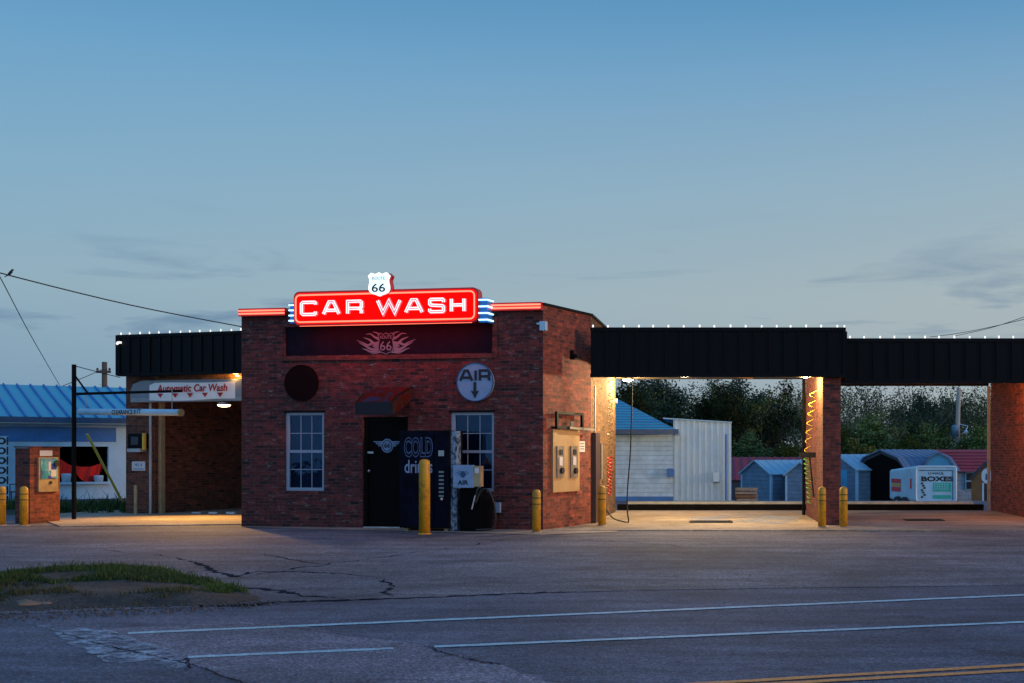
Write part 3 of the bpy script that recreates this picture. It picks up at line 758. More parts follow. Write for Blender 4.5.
fascia(C3, 0, C3.L+.4, 3.47, 4.47, [C3.u(x) for x in (121, 129.5, 139.5, 149.5, 159.5, 169.5, 180, 190, 200.5, 211, 221.5, 232, 241)], .29)
m = MB(C3.M); m.box(-.10, -.012, .0, .12, 3.47, 4.48); m.build('fascia', M['black_metal'], bld)
# roofs and soffits
m = MB(); m.box(-2.13, 3.03, 26.33, 32.3, 3.44, 3.5); m.build('soffit', M['soffit'], bld)
m = MB(); m.box(-2.10, 3.03, 26.33, 32.4, 3.505, 3.9); m.build('canopy_roof', M['black_metal'], bld)
for y_ in (27.3, 29.6): m = MB(); m.box(-2.0, 2.95, y_, y_+.09, 3.37, 3.437); m.build('rafter', M['soffit'], bld)
m = MB(); m.box(3.11, 8.6, 27.03, 33.1, 3.42, 3.48); m.build('soffit', M['soffit'], bld)
m = MB(); m.box(3.11, 8.6, 27.03, 33.2, 3.485, 3.8); m.build('canopy_roof', M['black_metal'], bld)
for y_, z_ in ((32.9, 3.30), (29.2, 3.33)): m = MB(); m.box(3.12, 7.6, y_, y_+.1, z_, 3.415); m.build('rafter', M['black_metal'], bld)
# pillar between bays, right wall
m = MB(); m.box(2.588, 2.967, 26.34, 30.5, 0.0, 3.432); pl = m.build('pillar', M['brick_pillar'], bld)
m = MB(); m.box(7.68, 8.10, 27.05, 33.0, 0, 3.415); m.build('right_wall', M['brick_side'], bld)
m = MB(); m.box(7.60, 7.672, 33.02, 33.09, 0, 3.3); m.build('downspout', M['galv'], bld)
m = MB(); m.box(2.50, 2.58, 30.53, 30.6, 0, 3.40); m.build('downspout', M['black_metal'], bld)
m = MB(); m.tube([(-1.9, 26.6, 3.30), (2.5, 26.6, 3.30)], .022, 8).tube([(-.0, 27.5, 3.30), (1.2, 28.8, 3.26), (1.2, 28.8, 3.43)], .02, 6); m.build('pipe', M['hose_brown'], bld)
m = MB(); m.tube([(3.12, 28.0, 3.28), (4.9, 28.6, 3.20), (5.6, 28.9, 3.40)], .022, 6); m.build('pipe', M['wire'], bld)

# left wing ------------------------------------------------------------
W = Frame(tuple(C3.at(0, .35, 0).xy), tuple(C3.at(C3.L, .35, 0).xy))
ua, ub = W.u(126), W.u(154.5); ud = W.L+.6
m = MB(W.M); m.box(ua, ub, 0, 8.0, -.05, 4.3); m.build('wing_wall', M['brick_wing'], bld)
zt = 2.82
m = MB(W.M); m.box(ub+.003, ud, .0, .3, zt, 4.3); m.build('wing_header', M['brick_bay'], bld)
m = MB(W.M); m.box(ua, ud+2, .31, 8.2, 4.0, 4.12); m.build('wing_roof', M['black'], bld)
m = MB(W.M); m.box(ub+.004, ud+3, 7.7, 7.95, -.05, 3.99); m.build('back_wall', M['brick_wing'], bld)
m = MB(W.M); m.box(ub+.01, ub+.10, .12, .26, .02, zt-.01); m.build('door_track', M['tan_metal'], bld)
m = MB(W.M); m.tube([(W.u(152), -.05, .02), (W.u(152), -.05, zt+.2)], .035, 8); m.build('conduit', M['galv'], bld)
# grey rolled header box
hx0, hz0 = W.uz(131, 402, -.2); hx1 = ud-.12; hz1 = W.uz(180, 380.0, -.2)[1]
m = MB(W.M); m.prism([(hx0, zt-.02), (hx1, zt-.02), (hx1, hz1), (hx0+.35, hz1), (hx0+.08, hz1-.08), (hx0, hz1-.25)], -.22, -.005); hd = m.build('door_housing', M['housing'], bld)
m = MB(W.M)
for i in range(3): m.box(hx0+.02, hx1-.02, -.228, -.222, zt+.0+i*.03, zt+.012+i*.03)
m.build('rib', M['galv'], hd)
# banner
bu0, bz0 = W.uz(149.5, 400.5, -.24); bu1, _ = W.uz(235, 400.5, -.24); bz1 = W.uz(190, 382.5, -.24)[1]; bz0 = W.uz(190, 399.8, -.24)[1]
m = MB(W.M); n = 30
for i in range(n+1):
    t = i/n; u_ = bu0+(bu1-bu0)*t; yy = -.245-.012*math.sin(t*11); zz0 = bz0-.02*math.sin(t*5); zz1 = bz1+.01*math.sin(t*7)-(.05*(1-t/.06) if t < .06 else 0)
    m.v += [Vector((u_, yy, zz0)), Vector((u_, yy, zz1)), Vector((u_, yy+.006, zz1)), Vector((u_, yy+.006, zz0))]
for i in range(n):
    for a_, b_ in ((0,1),(1,2),(2,3),(3,0)): m.f.append((4*i+a_, 4*i+b_, 4*i+4+b_, 4*i+4+a_))
m.f += [(0,1,2,3), (4*n+3, 4*n+2, 4*n+1, 4*n)]
ban = tag(m.build('banner', M['banner']), 'white vinyl banner in red lettering above the automatic bay', 'banner')
text('Automatic Car Wash', 'lettering', M['banner_red'], ban, W.M, (bu0+bu1)/2+.02, bz1-.135, .185, (bu1-bu0)*.82, y=-.264, ext=.002, bold=.022, shear=.1)
m = MB(W.M)
for i in range(5):
    xc = bu0+(bu1-bu0)*(.135+.175*i); zc = bz0+.165; m.prism([(xc-.09, zc), (xc, zc-.11), (xc+.09, zc)], -.262, -.258)
m.build('arrow_symbol', M['banner_red'], ban)
# wall boxes on the wing pillar
u0, z0 = W.uz(127.8, 452, -.2); u1, z1 = W.uz(143.8, 433.5, -.2)
t = empty('pay_box', W.at((u0+u1)/2, -.1, z0), 'black pay box with a yellow side on the left wing brick pillar', 'pay box')
MB(W.M).box(u0, u1-.04, -.2, -.003, z0+.09, z1).build('body', M['black'], t)
MB(W.M).box(u1-.038, u1, -.215, -.12, z0+.06, z1+.01).build('side_panel', M['hose_yellow'], t)
MB(W.M).box(u0+.01, u1-.08, -.24, -.004, z0, z0+.085).build('tray', M['galv'], t)
MB(W.M).box(u0+.1, u1-.17, -.206, -.201, z0+.18, z1-.08).build('screen', M['shed_dark'], t)
u0, z0 = W.uz(132.5, 470.5); u1, z1 = W.uz(145.5, 461.5)
t = MB(W.M).box(u0, u1, -.02, -.003, z0, z1).build('notice_sign', M['notice']); tag(t, 'small white notice below the black pay box on the wing pillar', 'sign')
text('NO  8', 'lettering', M['shop_blue'], t, W.M, (u0+u1)/2, (z0+z1)/2+.03, .08, .22, y=-.021, ext=.002, bold=.02)
MB(W.M).box(u0+.03, u1-.03, -.024, -.021, z0+.03, z0+.05).build('underline', M['shop_blue'], t)
u0, z0 = W.uz(143, 485)
tag(MB(W.M).tube([(u0, -.25, .015), (u0, -.25, z0)], .045, 10).build('short_post', M['tan_metal']), 'short tan pipe post at the foot of the wing pillar', 'post')
# wing lamp
lp_ = W.at(*[W.u(225, -.1), -.12, zt-.06]); lx = W.M @ Vector((W.u(224, -.12), -.12, W.uz(224, 404.5, -.12)[1]))
t = empty('bay_lamp', lx, 'warm oval lamp glowing under the automatic bay header', 'lamp', 'bay lamps')
MB().lathe([(.06, .06), (.13, .055), (.16, .0), (.15, -.01)], lx, 16).build('housing', M['steel_dull'], t, smooth=True)
MB().ball(lx+Vector((0, 0, -.015)), .14, 14, (1.1, 1, .35)).build('lens', M['lamp_warm'], t, smooth=True)
def light(name, loc, energy, col, r=.1, spot=None, parent=None, typ='POINT', rot=None):
    ld = bpy.data.lights.new(name, typ); ld.energy = energy; ld.color = col; ld.shadow_soft_size = r
    o = bpy.data.objects.new(name, ld); COL.objects.link(o); o.location = loc
    if typ == 'SPOT': ld.spot_size = math.radians(spot); ld.spot_blend = .6
    if rot: o.rotation_euler = rot
    return o
lsrc = lx+Vector((-.25, -.75, -.02)); tgt = Vector((*G(170, 522), 0))
light('bay_lamp_light', lsrc, 1150, (1, .52, .10), .12, spot=116, typ='SPOT', rot=(tgt-lsrc).to_track_quat('-Z', 'Y').to_euler())
q = W.at(ud-.9, -.13, 3.42)
t = empty('bay_lamp', q, 'small warm lamp tucked behind the left black canopy edge', 'lamp', 'bay lamps')
MB().lathe([(.02, .05), (.05, .03), (.055, 0)], q, 10).build('housing', M['steel_dull'], t); MB().ball(q, .045, 10, (1, 1, .4)).build('lens', M['lamp_warm'], t)
light('bay_lamp_light', q+Vector((-.02, -.08, -.04)), 34, (1, .46, .10), .05)
# papers at the foot of the wing opening
for i, px in enumerate((186, 203, 221)):
    u_ = W.u(px); m = MB(W.M); m.box(u_-.12, u_+.12, .35, .42, .022, .05+.01*i)
    tag(m.build('bay_kerb_block', M['notice']), ('small white block on the bay floor nearest the tan door track', 'small white block on the bay floor, middle of three', 'small white block on the bay floor nearest the main brick wall')[i], 'block', 'white blocks on the automatic bay floor')

# bay lamp 1 -----------------------------------------------------------
def baylamp(loc, lab, mat, energy, col, parts=True, s=1):
    loc = Vector(loc); t = empty('bay_lamp', loc, lab, 'lamp', 'bay lamps')
    MB().lathe([(.03*s, .15*s), (.05*s, .12*s), (.11*s, .09*s), (.15*s, .02*s), (.145*s, .0)], loc, 16).build('housing', M['steel_dull'], t, smooth=True)
    MB().ball(loc, .135*s, 14, (1, 1, .4)).build('lens', mat, t, smooth=True)
    MB().tube([loc+Vector((0,0,.10)), (loc.x, loc.y, 3.43)], .018, 6).build('stem', M['steel_dull'], t)
    light('bay_lamp_light', loc+Vector((0, 0, -.14)), energy, col, .09)
baylamp(P(628, 379.5, 31.5), 'bright lamp glowing under the canopy by the bay brick wall', M['lamp_white'], 330, (1, .68, .30))
baylamp((2.30, 27.3, 3.20), 'warm lamp tucked under the canopy beside the brick pillar', M['lamp_warm'], 240, (1, .60, .16), s=.45)
baylamp((-.35, 28.3, 3.30), 'small warm lamp under the middle of the lit canopy', M['lamp_warm'], 700, (1, .76, .44), s=.3)
baylamp((6.9, 28.4, 3.25), 'orange lamp hidden under the right canopy by the end wall', M['lamp_warm'], 190, (1, .36, .11), s=.45)

# ------------------------------------------------------------------ corner pay panels
u0, z0 = K.uz(551, 492.5); u1, _ = K.uz(577.5, 492); z1 = K.uz(564, 430)[1]
t = empty('pay_board', K.at((u0+u1)/2, -.05, z0), 'tan board with two coin panels on the orange brick corner wall', 'pay board')
bd = MB(K.M).box(u0, u1, -.05, -.003, z0, z1); bd.build('board', M['tan_board'], t)
for px in (557.3, 571.0):
    u_, zt_ = K.uz(px, 446); zb_ = K.uz(px, 477.5)[1]
    c_ = MB(K.M).box(u_-.15, u_+.15, -.085, -.052, zb_, zt_).build('coin_panel', M['steel_dull'], t)
    MB(K.M).box(u_-.06, u_+.06, -.10, -.086, zt_-.18, zt_-.07).build('dial', M['ink'], c_)
    MB(K.M).box(u_-.09, u_+.05, -.10, -.086, zt_-.40, zt_-.22).build('instructions', M['notice'], c_)
    MB(K.M).tube([(u_+.02, -.13, zb_+.14), (u_+.02, -.086, zb_+.14)], .065, 10).build('knob', M['ink'], c_)
u0, za = K.uz(551, 428.5); u1, zb = K.uz(578, 413); u2 = K.u(588)
t = MB(K.M); t.box(u0, u1, -.14, -.09, za, za+.05).box(u0, u1, -.14, -.09, zb-.05, zb).box(u0, u0+.07, -.14, -.09, za+.05, zb-.05).box(u1-.07, u1, -.14, -.09, za+.05, zb-.05)
t.box(u0+.01, u0+.06, -.09, -.003, za, za+.04).box(u1-.06, u1-.01, -.09, -.003, za, za+.04)
fo = tag(t.build('bracket_frame', M['black']), 'black rectangular metal frame mounted above the tan pay board', 'bracket')
MB(K.M).beam((u0+.5, -.16, za+.02), (u2, -.16, za+.0), .03, .05).build('bar', M['steel_dull'], fo)
MB(K.M).box((u0+u1)/2-.04, (u0+u1)/2+.12, -.155, -.142, za+.05, za+.16).build('motor', M['ink'], fo)
u0, z0 = K.uz(578.8, 452); u1, z1 = K.uz(584.3, 441.3)
t = tag(MB(K.M).box(u0, u1, -.015, -.003, z0, z1).build('notice_sign', M['notice']), 'small white notice beside the tan pay board on the corner wall', 'sign')
m = MB(K.M)
for i in range(3): m.box(u0+.04, u1-.04, -.019, -.0155, z1-.06-.055*i, z1-.045-.055*i)
m.build('text_line', M['ink'], t)
# brown locker cabinet on the bay wall
m = MB(BW.M); m.box(.05, .85, -.10, 0, .02, 1.98)
t = tag(m.build('locker_door', M['rust_door']), 'dark brown narrow metal cabinet on the wash bay wall by the bollard', 'cabinet')
m = MB(BW.M); m.tube([(.35, -.04, 1.99), (.35, -.04, 3.0)], .02, 6); m.build('conduit', M['galv'], t)
# hoses ----------------------------------------------------------------
def helix(ax, r, turns, r2=None, n=12, plane='xy'):
    a, b = Vector(ax[0]), Vector(ax[1]); pts = []
    for i in range(int(turns*n)+1):
        t = i/(turns*n); an = 2*PI*turns*t; p = a.lerp(b, t); rr = r if r2 is None else r+(r2-r)*t
        pts.append(p+Vector((rr*.6*math.cos(an), rr*math.sin(an), 0)))
    return pts
t = empty('air_hose', (-2.1, 29.5, 0), 'brown and red coiled hose hanging on the lit bay wall', 'hose')
m = MB(); m.tube(helix(((-2.11, 29.6, 3.3), (-2.11, 29.2, 1.45)), .10, 12, .08), .008, 5); m.build('coil', M['hose_brown'], t, smooth=True)
m = MB(); m.tube(helix(((-2.11, 29.2, 1.45), (-2.11, 29.2, .55)), .10, 11, .07), .014, 5); m.build('gun_coil', M['hose_red'], t, smooth=True)
t = MB(); a_ = P(632, 398, 27.2); b_ = P(627.5, 520, 27.2); c_ = P(600, 502, 27.9)
pts = [(a_.x, a_.y, 3.4), tuple(a_), tuple(P(630.5, 450, 27.2)), tuple(P(627.5, 490, 27.2)), tuple(P(627.5, 512, 27.1)), (b_.x+.02, b_.y, .045), (b_.x-.1, b_.y+.05, .045), tuple(P(613, 518, 27.3)), tuple(P(605, 508, 27.5)), tuple(c_)]
def smooth_path(pts, n=6):
    P_ = [Vector(p) for p in pts]; out = []
    for i in range(len(P_)-1):
        p0 = P_[max(0, i-1)]; p1 = P_[i]; p2 = P_[i+1]; p3 = P_[min(len(P_)-1, i+2)]
        for j in range(n):
            t_ = j/n; out.append(.5*((2*p1)+(-p0+p2)*t_+(2*p0-5*p1+4*p2-p3)*t_**2+(-p0+3*p1-3*p2+p3)*t_**3))
    out.append(P_[-1]); return out
t.tube(smooth_path(pts), .017, 6)
tag(t.build('pressure_hose', M['wire'], smooth=True), 'long black pressure hose hanging from the canopy and touching the slab', 'hose')
m = MB(BW.M); m.box(1.2, 1.5, -.09, 0, .95, 1.75)
tag(m.build('hose_holster', M['steel_dull']), 'steel hose holster box on the lit bay wall behind the bollard', 'holster')
m = MB(BW.M); m.box(4.3, 4.36, -.12, 0, 2.80, 2.90)
tag(m.build('wall_light', M['notice']), 'tiny pale light fitting on the back edge of the bay wall', 'lamp')
t = empty('air_hose', (2.45, 27.6, 0), 'yellow and green coiled hose hanging beside the brick pillar', 'hose')
m = MB(); m.tube(helix(((2.47, 27.2, 2.9), (2.44, 28.6, 1.50)), .13, 7, .10), .009, 5); m.build('coil', M['hose_yellow'], t, smooth=True)
m = MB(); m.tube(helix(((2.44, 28.6, 1.45), (2.44, 27.7, .40)), .12, 10, .08), .011, 5); m.build('lower_coil', M['hose_green'], t, smooth=True)
t = empty('foam_brush', (2.4, 28.0, .6), 'black foam brush hung on the pillar wall beside the coiled hose', 'brush')
q = P(815, 455, 28.0)-Vector((.12, 0, 0))
MB().box(q.x-.22, q.x+.14, q.y-.05, q.y+.05, q.z-.06, q.z+.06).build('brush_head', M['ink'], t)
MB().tube([q+Vector((0, 0, -.05)), q+Vector((.05, .05, -.5)), q+Vector((.10, .1, -.95))], .02, 6).build('handle', M['ink'], t)
# ------------------------------------------------------------------ sign
SY = -.42
def Sx(px): return F.u(px, SY)
def Sz(py): return F.uz(388, py, SY)[1]
su0, su1, sz0, sz1 = Sx(294.8), Sx(476.5), Sz(322.3), Sz(291.3)
sg = empty('neon_sign', F.at((su0+su1)/2, SY, sz0), 'red illuminated sign in white neon letters on the brick roofline', 'sign')
def rrect(x0, x1, z0, z1, r, n=5):
    out = []
    for cx, cz, a0 in ((x1-r, z0+r, -90), (x1-r, z1-r, 0), (x0+r, z1-r, 90), (x0+r, z0+r, 180)):
        for i in range(n+1):
            a = math.radians(a0+90*i/n); out.append((cx+r*math.cos(a), cz+r*math.sin(a)))
    return out
MB(F.M).prism(rrect(su0-.03, su1+.03, sz0-.03, sz1+.04, .12), SY+.01, SY+.24).build('sign_box', M['sign_red_box'], sg)
MB(F.M).prism(rrect(su0, su1, sz0, sz1, .10), SY-.005, SY+.009).build('face', M['sign_red'], sg)
m = MB(F.M); m.tube([(x, SY-.03, z) for x, z in rrect(su0+.035, su1-.035, sz0+.035, sz1-.04, .09)], .016, 8, closed=True); m.build('border_tube', M['neon_red'], sg, smooth=True)
m = MB(F.M)
for x in (su0+.3, (su0+su1)/2, su1-.3): m.box(x-.03, x+.03, SY+.242, -.003, sz0+.02, sz0+.10)
m.build('bracket', M['black'], sg)
GL = {'C': [[(1,.80),(1,.94),(.94,1),(.10,1),(0,.88),(0,.12),(.10,0),(.94,0),(1,.06),(1,.22)]],
 'A': [[(0,0),(.36,1),(.64,1),(1,0)], [(.19,.30),(.81,.30)]],
 'R': [[(0,0),(0,1),(.90,1),(1,.90),(1,.52),(.90,.42),(.06,.42)], [(.72,.42),(.95,.34),(1,.22),(1,0)]],
 'W': [[(0,1),(.24,0),(.5,.95),(.76,0),(1,1)]],
 'S': [[(1,.76),(1,.92),(.93,1),(.07,1),(0,.92),(0,.62),(.07,.54),(.93,.47),(1,.39),(1,.08),(.93,0),(.07,0),(0,.08),(0,.24)]],
 'H': [[(0,0),(0,1)], [(1,0),(1,1)], [(.05,.5),(.95,.5)]], 'I': [[(0,0),(0,1)]]}
letters = [('C', 301, 318.5), ('A', 323, 342), ('R', 347, 364.5), ('W', 377, 403), ('A', 405, 425), ('S', 429, 446.5), ('H', 450.5, 467)]
for ch, p0, p1 in letters:
    lz0, lz1 = Sz(314.0)+.02, Sz(299.8)-.02; lx0, lx1 = Sx(p0)+.04, Sx(p1)-.04
    m = MB(F.M); tb = MB(F.M)
    for i, st in enumerate(GL[ch]):
        q = [(lx0+(lx1-lx0)*a, lz0+(lz1-lz0)*b) for a, b in st]
        m.ribbon(q, .070, SY-.05-.002*i, SY-.006)
        for d_ in (-.020, .020):
            tb.tube([(x, SY-.065-.004*i, z) for x, z in offset(q, d_)], .009, 6)
    L_ = m.build('neon_letter', M['letter_pan'], sg); tb.build('tube', M['neon_white'], L_, smooth=True)
# blue fins at both ends
for px0, px1, pa, pb in ((288.5, 293.6, 303, 323), (478.5, 487.0, 297.5, 322)):
    a_, b_ = Sx(px0), Sx(px1); 
    if px0 < 400: b_ = su0-.033
    else: a_ = su1+.033; b_ = a_+.17
    m = MB(F.M); z_a, z_b = (F.uz((px0+px1)/2, pb, SY)[1], F.uz((px0+px1)/2, pa, SY)[1]); m.prism([(a_, z_a), (b_, z_a), (b_, z_b), (a_, z_b)], SY+.06, -.06); e_ = m.build('end_fin', M['chrome_blue'], sg)
    m = MB(F.M)
    for i in range(4):
        zz = z_a+.05+(z_b-z_a-.09)*i/3
        m.tube([(a_-.01 if px0 < 400 else a_, SY+.03, zz), (b_ if px0 < 400 else b_+.02, SY+.03, zz)] + ([(b_+.02, -.08, zz)] if px0 > 400 else []), .017, 6)
    m.build('fin_tube', M['neon_blue'], e_, smooth=True)
# added red area light and tube under the sign box wash the wall
ll = bpy.data.lights.new('added_sign_wash', 'AREA'); ll.shape = 'RECTANGLE'; ll.size = su1-su0-.3; ll.size_y = .05; ll.energy = 19; ll.color = (1, .02, .03)
lo_ = bpy.data.objects.new('added_sign_wash', ll); COL.objects.link(lo_); lc = F.at((su0+su1)/2, SY+.02, sz0-.05); lo_.location = lc
dz = (F.at((su0+su1)/2, 0, sz0-1.0)-lc).normalized(); xax = Vector((F.e.x, F.e.y, 0)); zax = -dz; yax = zax.cross(xax).normalized(); xax = yax.cross(zax)
lo_.rotation_euler = Matrix((xax, yax, zax)).transposed().to_euler()
MB(F.M).tube([(su0+.1, SY+.02, sz0-.042), (su1-.1, SY+.02, sz0-.036)], .005, 6).build('added_under_tube', M['neon_red'], sg, smooth=True)
# shield
SH = [(0,1.0),(.16,.90),(.38,.86),(.56,.93),(.70,.98),(.98,.72),(.92,.56),(.84,.40),(.86,.12),(.94,-.18),(.94,-.45),(.80,-.70),(.52,-.84),(.22,-.92),(0,-1.02)]
def shield(cx, cz, w, h): 
    r_ = [(cx+x*w/2, cz+z*h/2) for x, z in SH]; l_ = [(cx-x*w/2, cz+z*h/2) for x, z in SH[1:-1]][::-1]
    return (r_ + l_)[::-1]
scx, scz = Sx(381.5), (Sz(273)+Sz(296.5))/2; sw, sh = Sx(392.5)-Sx(371), Sz(273)-Sz(296.5)
e_ = MB(F.M).prism(shield(scx, scz, sw, sh), SY-.14, SY-.06).build('route_shield', M['shield_white'], sg)
MB(F.M).prism(shield(scx+.03, scz, sw*1.0, sh*.98), SY-.055, SY+.06).build('shield_back', M['neon_red'] if False else M['sign_red_box'], e_)
text('66', 'numerals', M['shield_ink'], e_, F.M, scx, scz-.075, .17, .29, y=SY-.141, ext=.004, bold=.012)
text('ROUTE', 'lettering', M['galv'], e_, F.M, scx, scz+.115, .06, .27, y=SY-.141, ext=.003, bold=.0)
m = MB(F.M); m.tube([(x, SY-.145, z) for x, z in shield(scx, scz, sw*.92, sh*.93)], .008, 5, closed=True); m.build('outline_tube', M['neon_white'], e_)
# red neon trims on the parapet
def trim(pa, pb, pt, pbt, lab):
    a_, b_ = pa, pb; zt_, zb_ = pt, pbt
    t = empty('neon_trim', F.at((a_+b_)/2, -.1, zb_), lab, 'neon trim', 'red neon trims on the parapet')
    MB(F.M).box(a_, b_, -.12, .28, zb_, zt_).build('channel', M['sign_red_box'], t)
    for f_ in (.30, .68):
        zz = zb_+(zt_-zb_)*f_; MB(F.M).tube([(a_+.02, -.14, zz), (b_-.01, -.14, zz)], .017, 8).build('tube', M['neon_red'], t, smooth=True)
trim(.0, F.u(288), TOP+.05, TOP-.11, 'red neon trim on the parapet between the sign and the left corner')
trim(F.u(490), F.L+.0, TOP+.05, TOP-.11, 'red neon trim on the parapet between the sign and the right corner')
# flame emblem on the dark panel
fu, fz = F.uz(386, 342, .05)
fl = MB(F.M)
def tongue(pts, w):
    P_ = smooth_path([(x, 0, z) for x, z in pts], 5); n = len(P_); q = [(v.x, v.z) for v in P_]
    for i in range(n-1):
        w0 = w*(1-i/(n-1))**.8; w1 = w*(1-(i+1)/(n-1))**.8+.002
        a, b = Vector(q[i]), Vector(q[i+1]); d = (b-a).normalized(); nn = Vector((-d.y, d.x))
        y0 = .052-.0004*(i % 3)-tongue.k*.0015
        fl.add([(a.x+nn.x*w0/2, y0, a.y+nn.y*w0/2), (a.x-nn.x*w0/2, y0, a.y-nn.y*w0/2), (b.x-nn.x*w1/2, y0, b.y-nn.y*w1/2), (b.x+nn.x*w1/2, y0, b.y+nn.y*w1/2)], [(0,1,2,3)])
    tongue.k = (tongue.k+1) % 5
tongue.k = 0
for s in (-1, 1):
    if s == 1: fl_left = fl; fl = MB(F.M)
    for pts, w in (([(.12,-.12),(.30,-.15),(.46,-.07),(.60,.0)], .075), ([(.13,-.02),(.26,-.03),(.36,.05),(.50,.10)], .09), ([(.14,.06),(.24,.10),(.34,.17),(.46,.16)], .06),
                   ([(.18,-.16),(.32,-.20),(.44,-.15),(.53,-.13)], .06), ([(.10,.12),(.20,.19),(.30,.21)], .05), ([(.30,-.02),(.40,-.06),(.50,-.01),(.66,.05)], .055), ([(.12,-.2),(.22,-.22),(.33,-.24)], .05), ([(.14,-.07),(.22,-.08),(.30,-.08)], .13)):
        tongue([(fu+s*x, fz+z) for x, z in pts], w)
fm = MB(F.M).prism(shield(fu, fz-.03, .38, .46), .0485, .0505).build('flame_emblem', M['logo_pink'], bld)
fl.build('flame', M['logo_pink'], fm, fixn=False); fl_left.build('flame', M['logo_pink'], fm, fixn=False)
MB(F.M).prism(shield(fu, fz-.03, .36, .44), .040, .048).build('shield', M['panel_dark'], fm)
text('66', 'numerals', M['logo_pink'], fm, F.M, fu, fz-.08, .19, .25, y=.039, ext=.003, bold=.0)
text('ROUTE', 'lettering', M['logo_pink'], fm, F.M, fu, fz+.10, .07, .26, y=.039, ext=.003, bold=.01)
m = MB(F.M); m.tube([(x, .038, z) for x, z in shield(fu, fz-.03, .35, .43)], .007, 5, closed=True); m.build('outline', M['logo_pink'], fm)
# round signs
def disc(px, py, r, mat, lab, yy=-.05):
    u_, z_ = F.uz(px, py, yy)
    poly = [(u_+r*math.cos(i*PI/24), z_+r*math.sin(i*PI/24)) for i in range(48)]
    o = MB(F.M).prism(poly, yy, -.003).build('round_sign', mat); tag(o, lab, 'sign'); return o, u_, z_
disc(301, 382.8, .375, M['disc_dark'], 'plain dark maroon round disc above the left window')
o, u_, z_ = disc(475, 382, .385, M['air_blue'], 'pale blue round sign with a down arrow above the right window', -.08)
m = MB(F.M); m.tube([(u_+.385*math.cos(i*PI/24), -.085, z_+.385*math.sin(i*PI/24)) for i in range(48)], .012, 5, closed=True); m.build('rim', M['trim_blue'], o)
xs0 = u_-.31
for ch, x0, x1 in (('A', .0, .25), ('I', .325, .325), ('R', .415, .61)):
    m = MB(F.M)
    for i, st in enumerate(GL[ch]):
        m.ribbon([(xs0+x0+(x1-x0)*a, z_+.03+.20*b) for a, b in st], .050, -.094-.002*i, -.081)
    m.build('letter', M['ink'], o)
m = MB(F.M); m.prism([(u_-.028, z_-.0), (u_+.028, z_-.0), (u_+.028, z_-.19), (u_+.085, z_-.17), (u_, z_-.33), (u_-.085, z_-.17), (u_-.028, z_-.19)][::-1], -.094, -.081); m.build('arrow', M['ink'], o)
# ------------------------------------------------------------------ vending machine
vy1 = -.12; vy0 = -.85
vu0, vu1 = F.u(399, vy0), F.u(449, vy0); vz = F.uz(424, 430.5, vy0)[1]
t = empty('vending_machine', F.at((vu0+vu1)/2, -.5, .01), 'dark navy drinks vending machine standing beside the black door', 'vending machine')
MB(F.M).box(vu0, vu1, vy0+.03, vy1, .06, vz).build('cabinet', M['black'], t)
MB(F.M).box(vu0+.01, vu0+.72, vy0, vy0+.029, .10, vz-.02).build('front_panel', M['vend'], t)
MB(F.M).box(vu0+.735, vu1-.01, vy0+.005, vy0+.029, .10, vz-.02).build('control_panel', M['vend'], t)
for s in (vu0+.1, vu1-.1): MB(F.M).box(s-.04, s+.04, vy0+.1, vy1-.1, .008, .058).build('leg', M['steel_dull'], t)
cu, cz = F.uz(418.5, 447.2, vy0); text('COLD', 'lettering', M['vend_text'], t, F.M, cu, cz, .40, .60, y=vy0-.001, ext=.004, bold=.05)
cu, cz = F.uz(418.5, 447.2, vy0); text('COLD', 'lettering', M['vend'], t, F.M, cu, cz, .36, .57, y=vy0-.006, ext=.002, bold=.0)
cu, cz = F.uz(418.5, 466.5, vy0); text('drinks', 'lettering', M['vend_text2'], t, F.M, cu, cz, .26, .58, y=vy0-.001, ext=.004, bold=.01)
cu, cz = F.uz(441.5, 452.5, vy0); MB(F.M).box(cu-.06, cu+.05, vy0-.015, vy0+.004, cz-.07, cz+.04).build('bill_slot', M['galv'], t)
m = MB(F.M)
for i in range(7):
    u_, z_ = F.uz(441.3, 472+i*4, vy0); m.box(u_-.05, u_+.05, vy0-.008, vy0+.004, z_-.018, z_+.018)
m.build('selection_button', M['housing'], t)
u_, z_ = F.uz(441.5, 499, vy0); MB(F.M).ball((u_, vy0-.0, z_), .03, 8).build('coin_return', M['galv'], t)
# ------------------------------------------------------------------ air machine group
ay = -.75
u0 = F.u(449.7, ay); u1 = F.u(456.5, ay); zt_ = F.uz(453, 431, ay)[1]
t = NT('peeling_white'); c = t.co()
t.l(t.ramp(t.noise(c, 7, 8, .8, .8), [(.46, (.24, .34, .46)), (.54, (.015, .035, .07))]), t.b.inputs['Base Color'])
o = MB(F.M).box(u0, u1, ay, ay+.22, .008, zt_).build('peeling_board', t.m); tag(o, 'narrow white board with peeling paint beside the vending machine', 'board')
t = empty('air_machine', F.at(F.u(468, ay), ay, .01), 'small air pump station with a pale blue sign under the right window', 'air machine')
bu0, bz0 = F.uz(454, 487.5, ay-.05); bu1, bz1 = F.uz(474, 465, ay-.05)
MB(F.M).box(bu0, bu1, ay-.1, ay-.02, bz0, bz1).build('sign_board', M['air_blue'], t)
cu = (bu0+bu1)/2
text('AIR', 'lettering', M['ink'], t, F.M, cu, bz0+.10, .09, .22, y=ay-.101, ext=.004, bold=.03)
m = MB(F.M)
for s in (-1, 1):
    for q in range(3): m.prism([(cu+s*.04, bz0+.24+q*.035), (cu+s*(.15-.03*abs(q-1)), bz0+.27+q*.03), (cu+s*.04, bz0+.255+q*.035)][::-s], ay-.106, ay-.101)
m.prism([(cu+.05*math.cos(i*PI/8), bz0+.26+.065*math.sin(i*PI/8)) for i in range(16)], ay-.108, ay-.101)
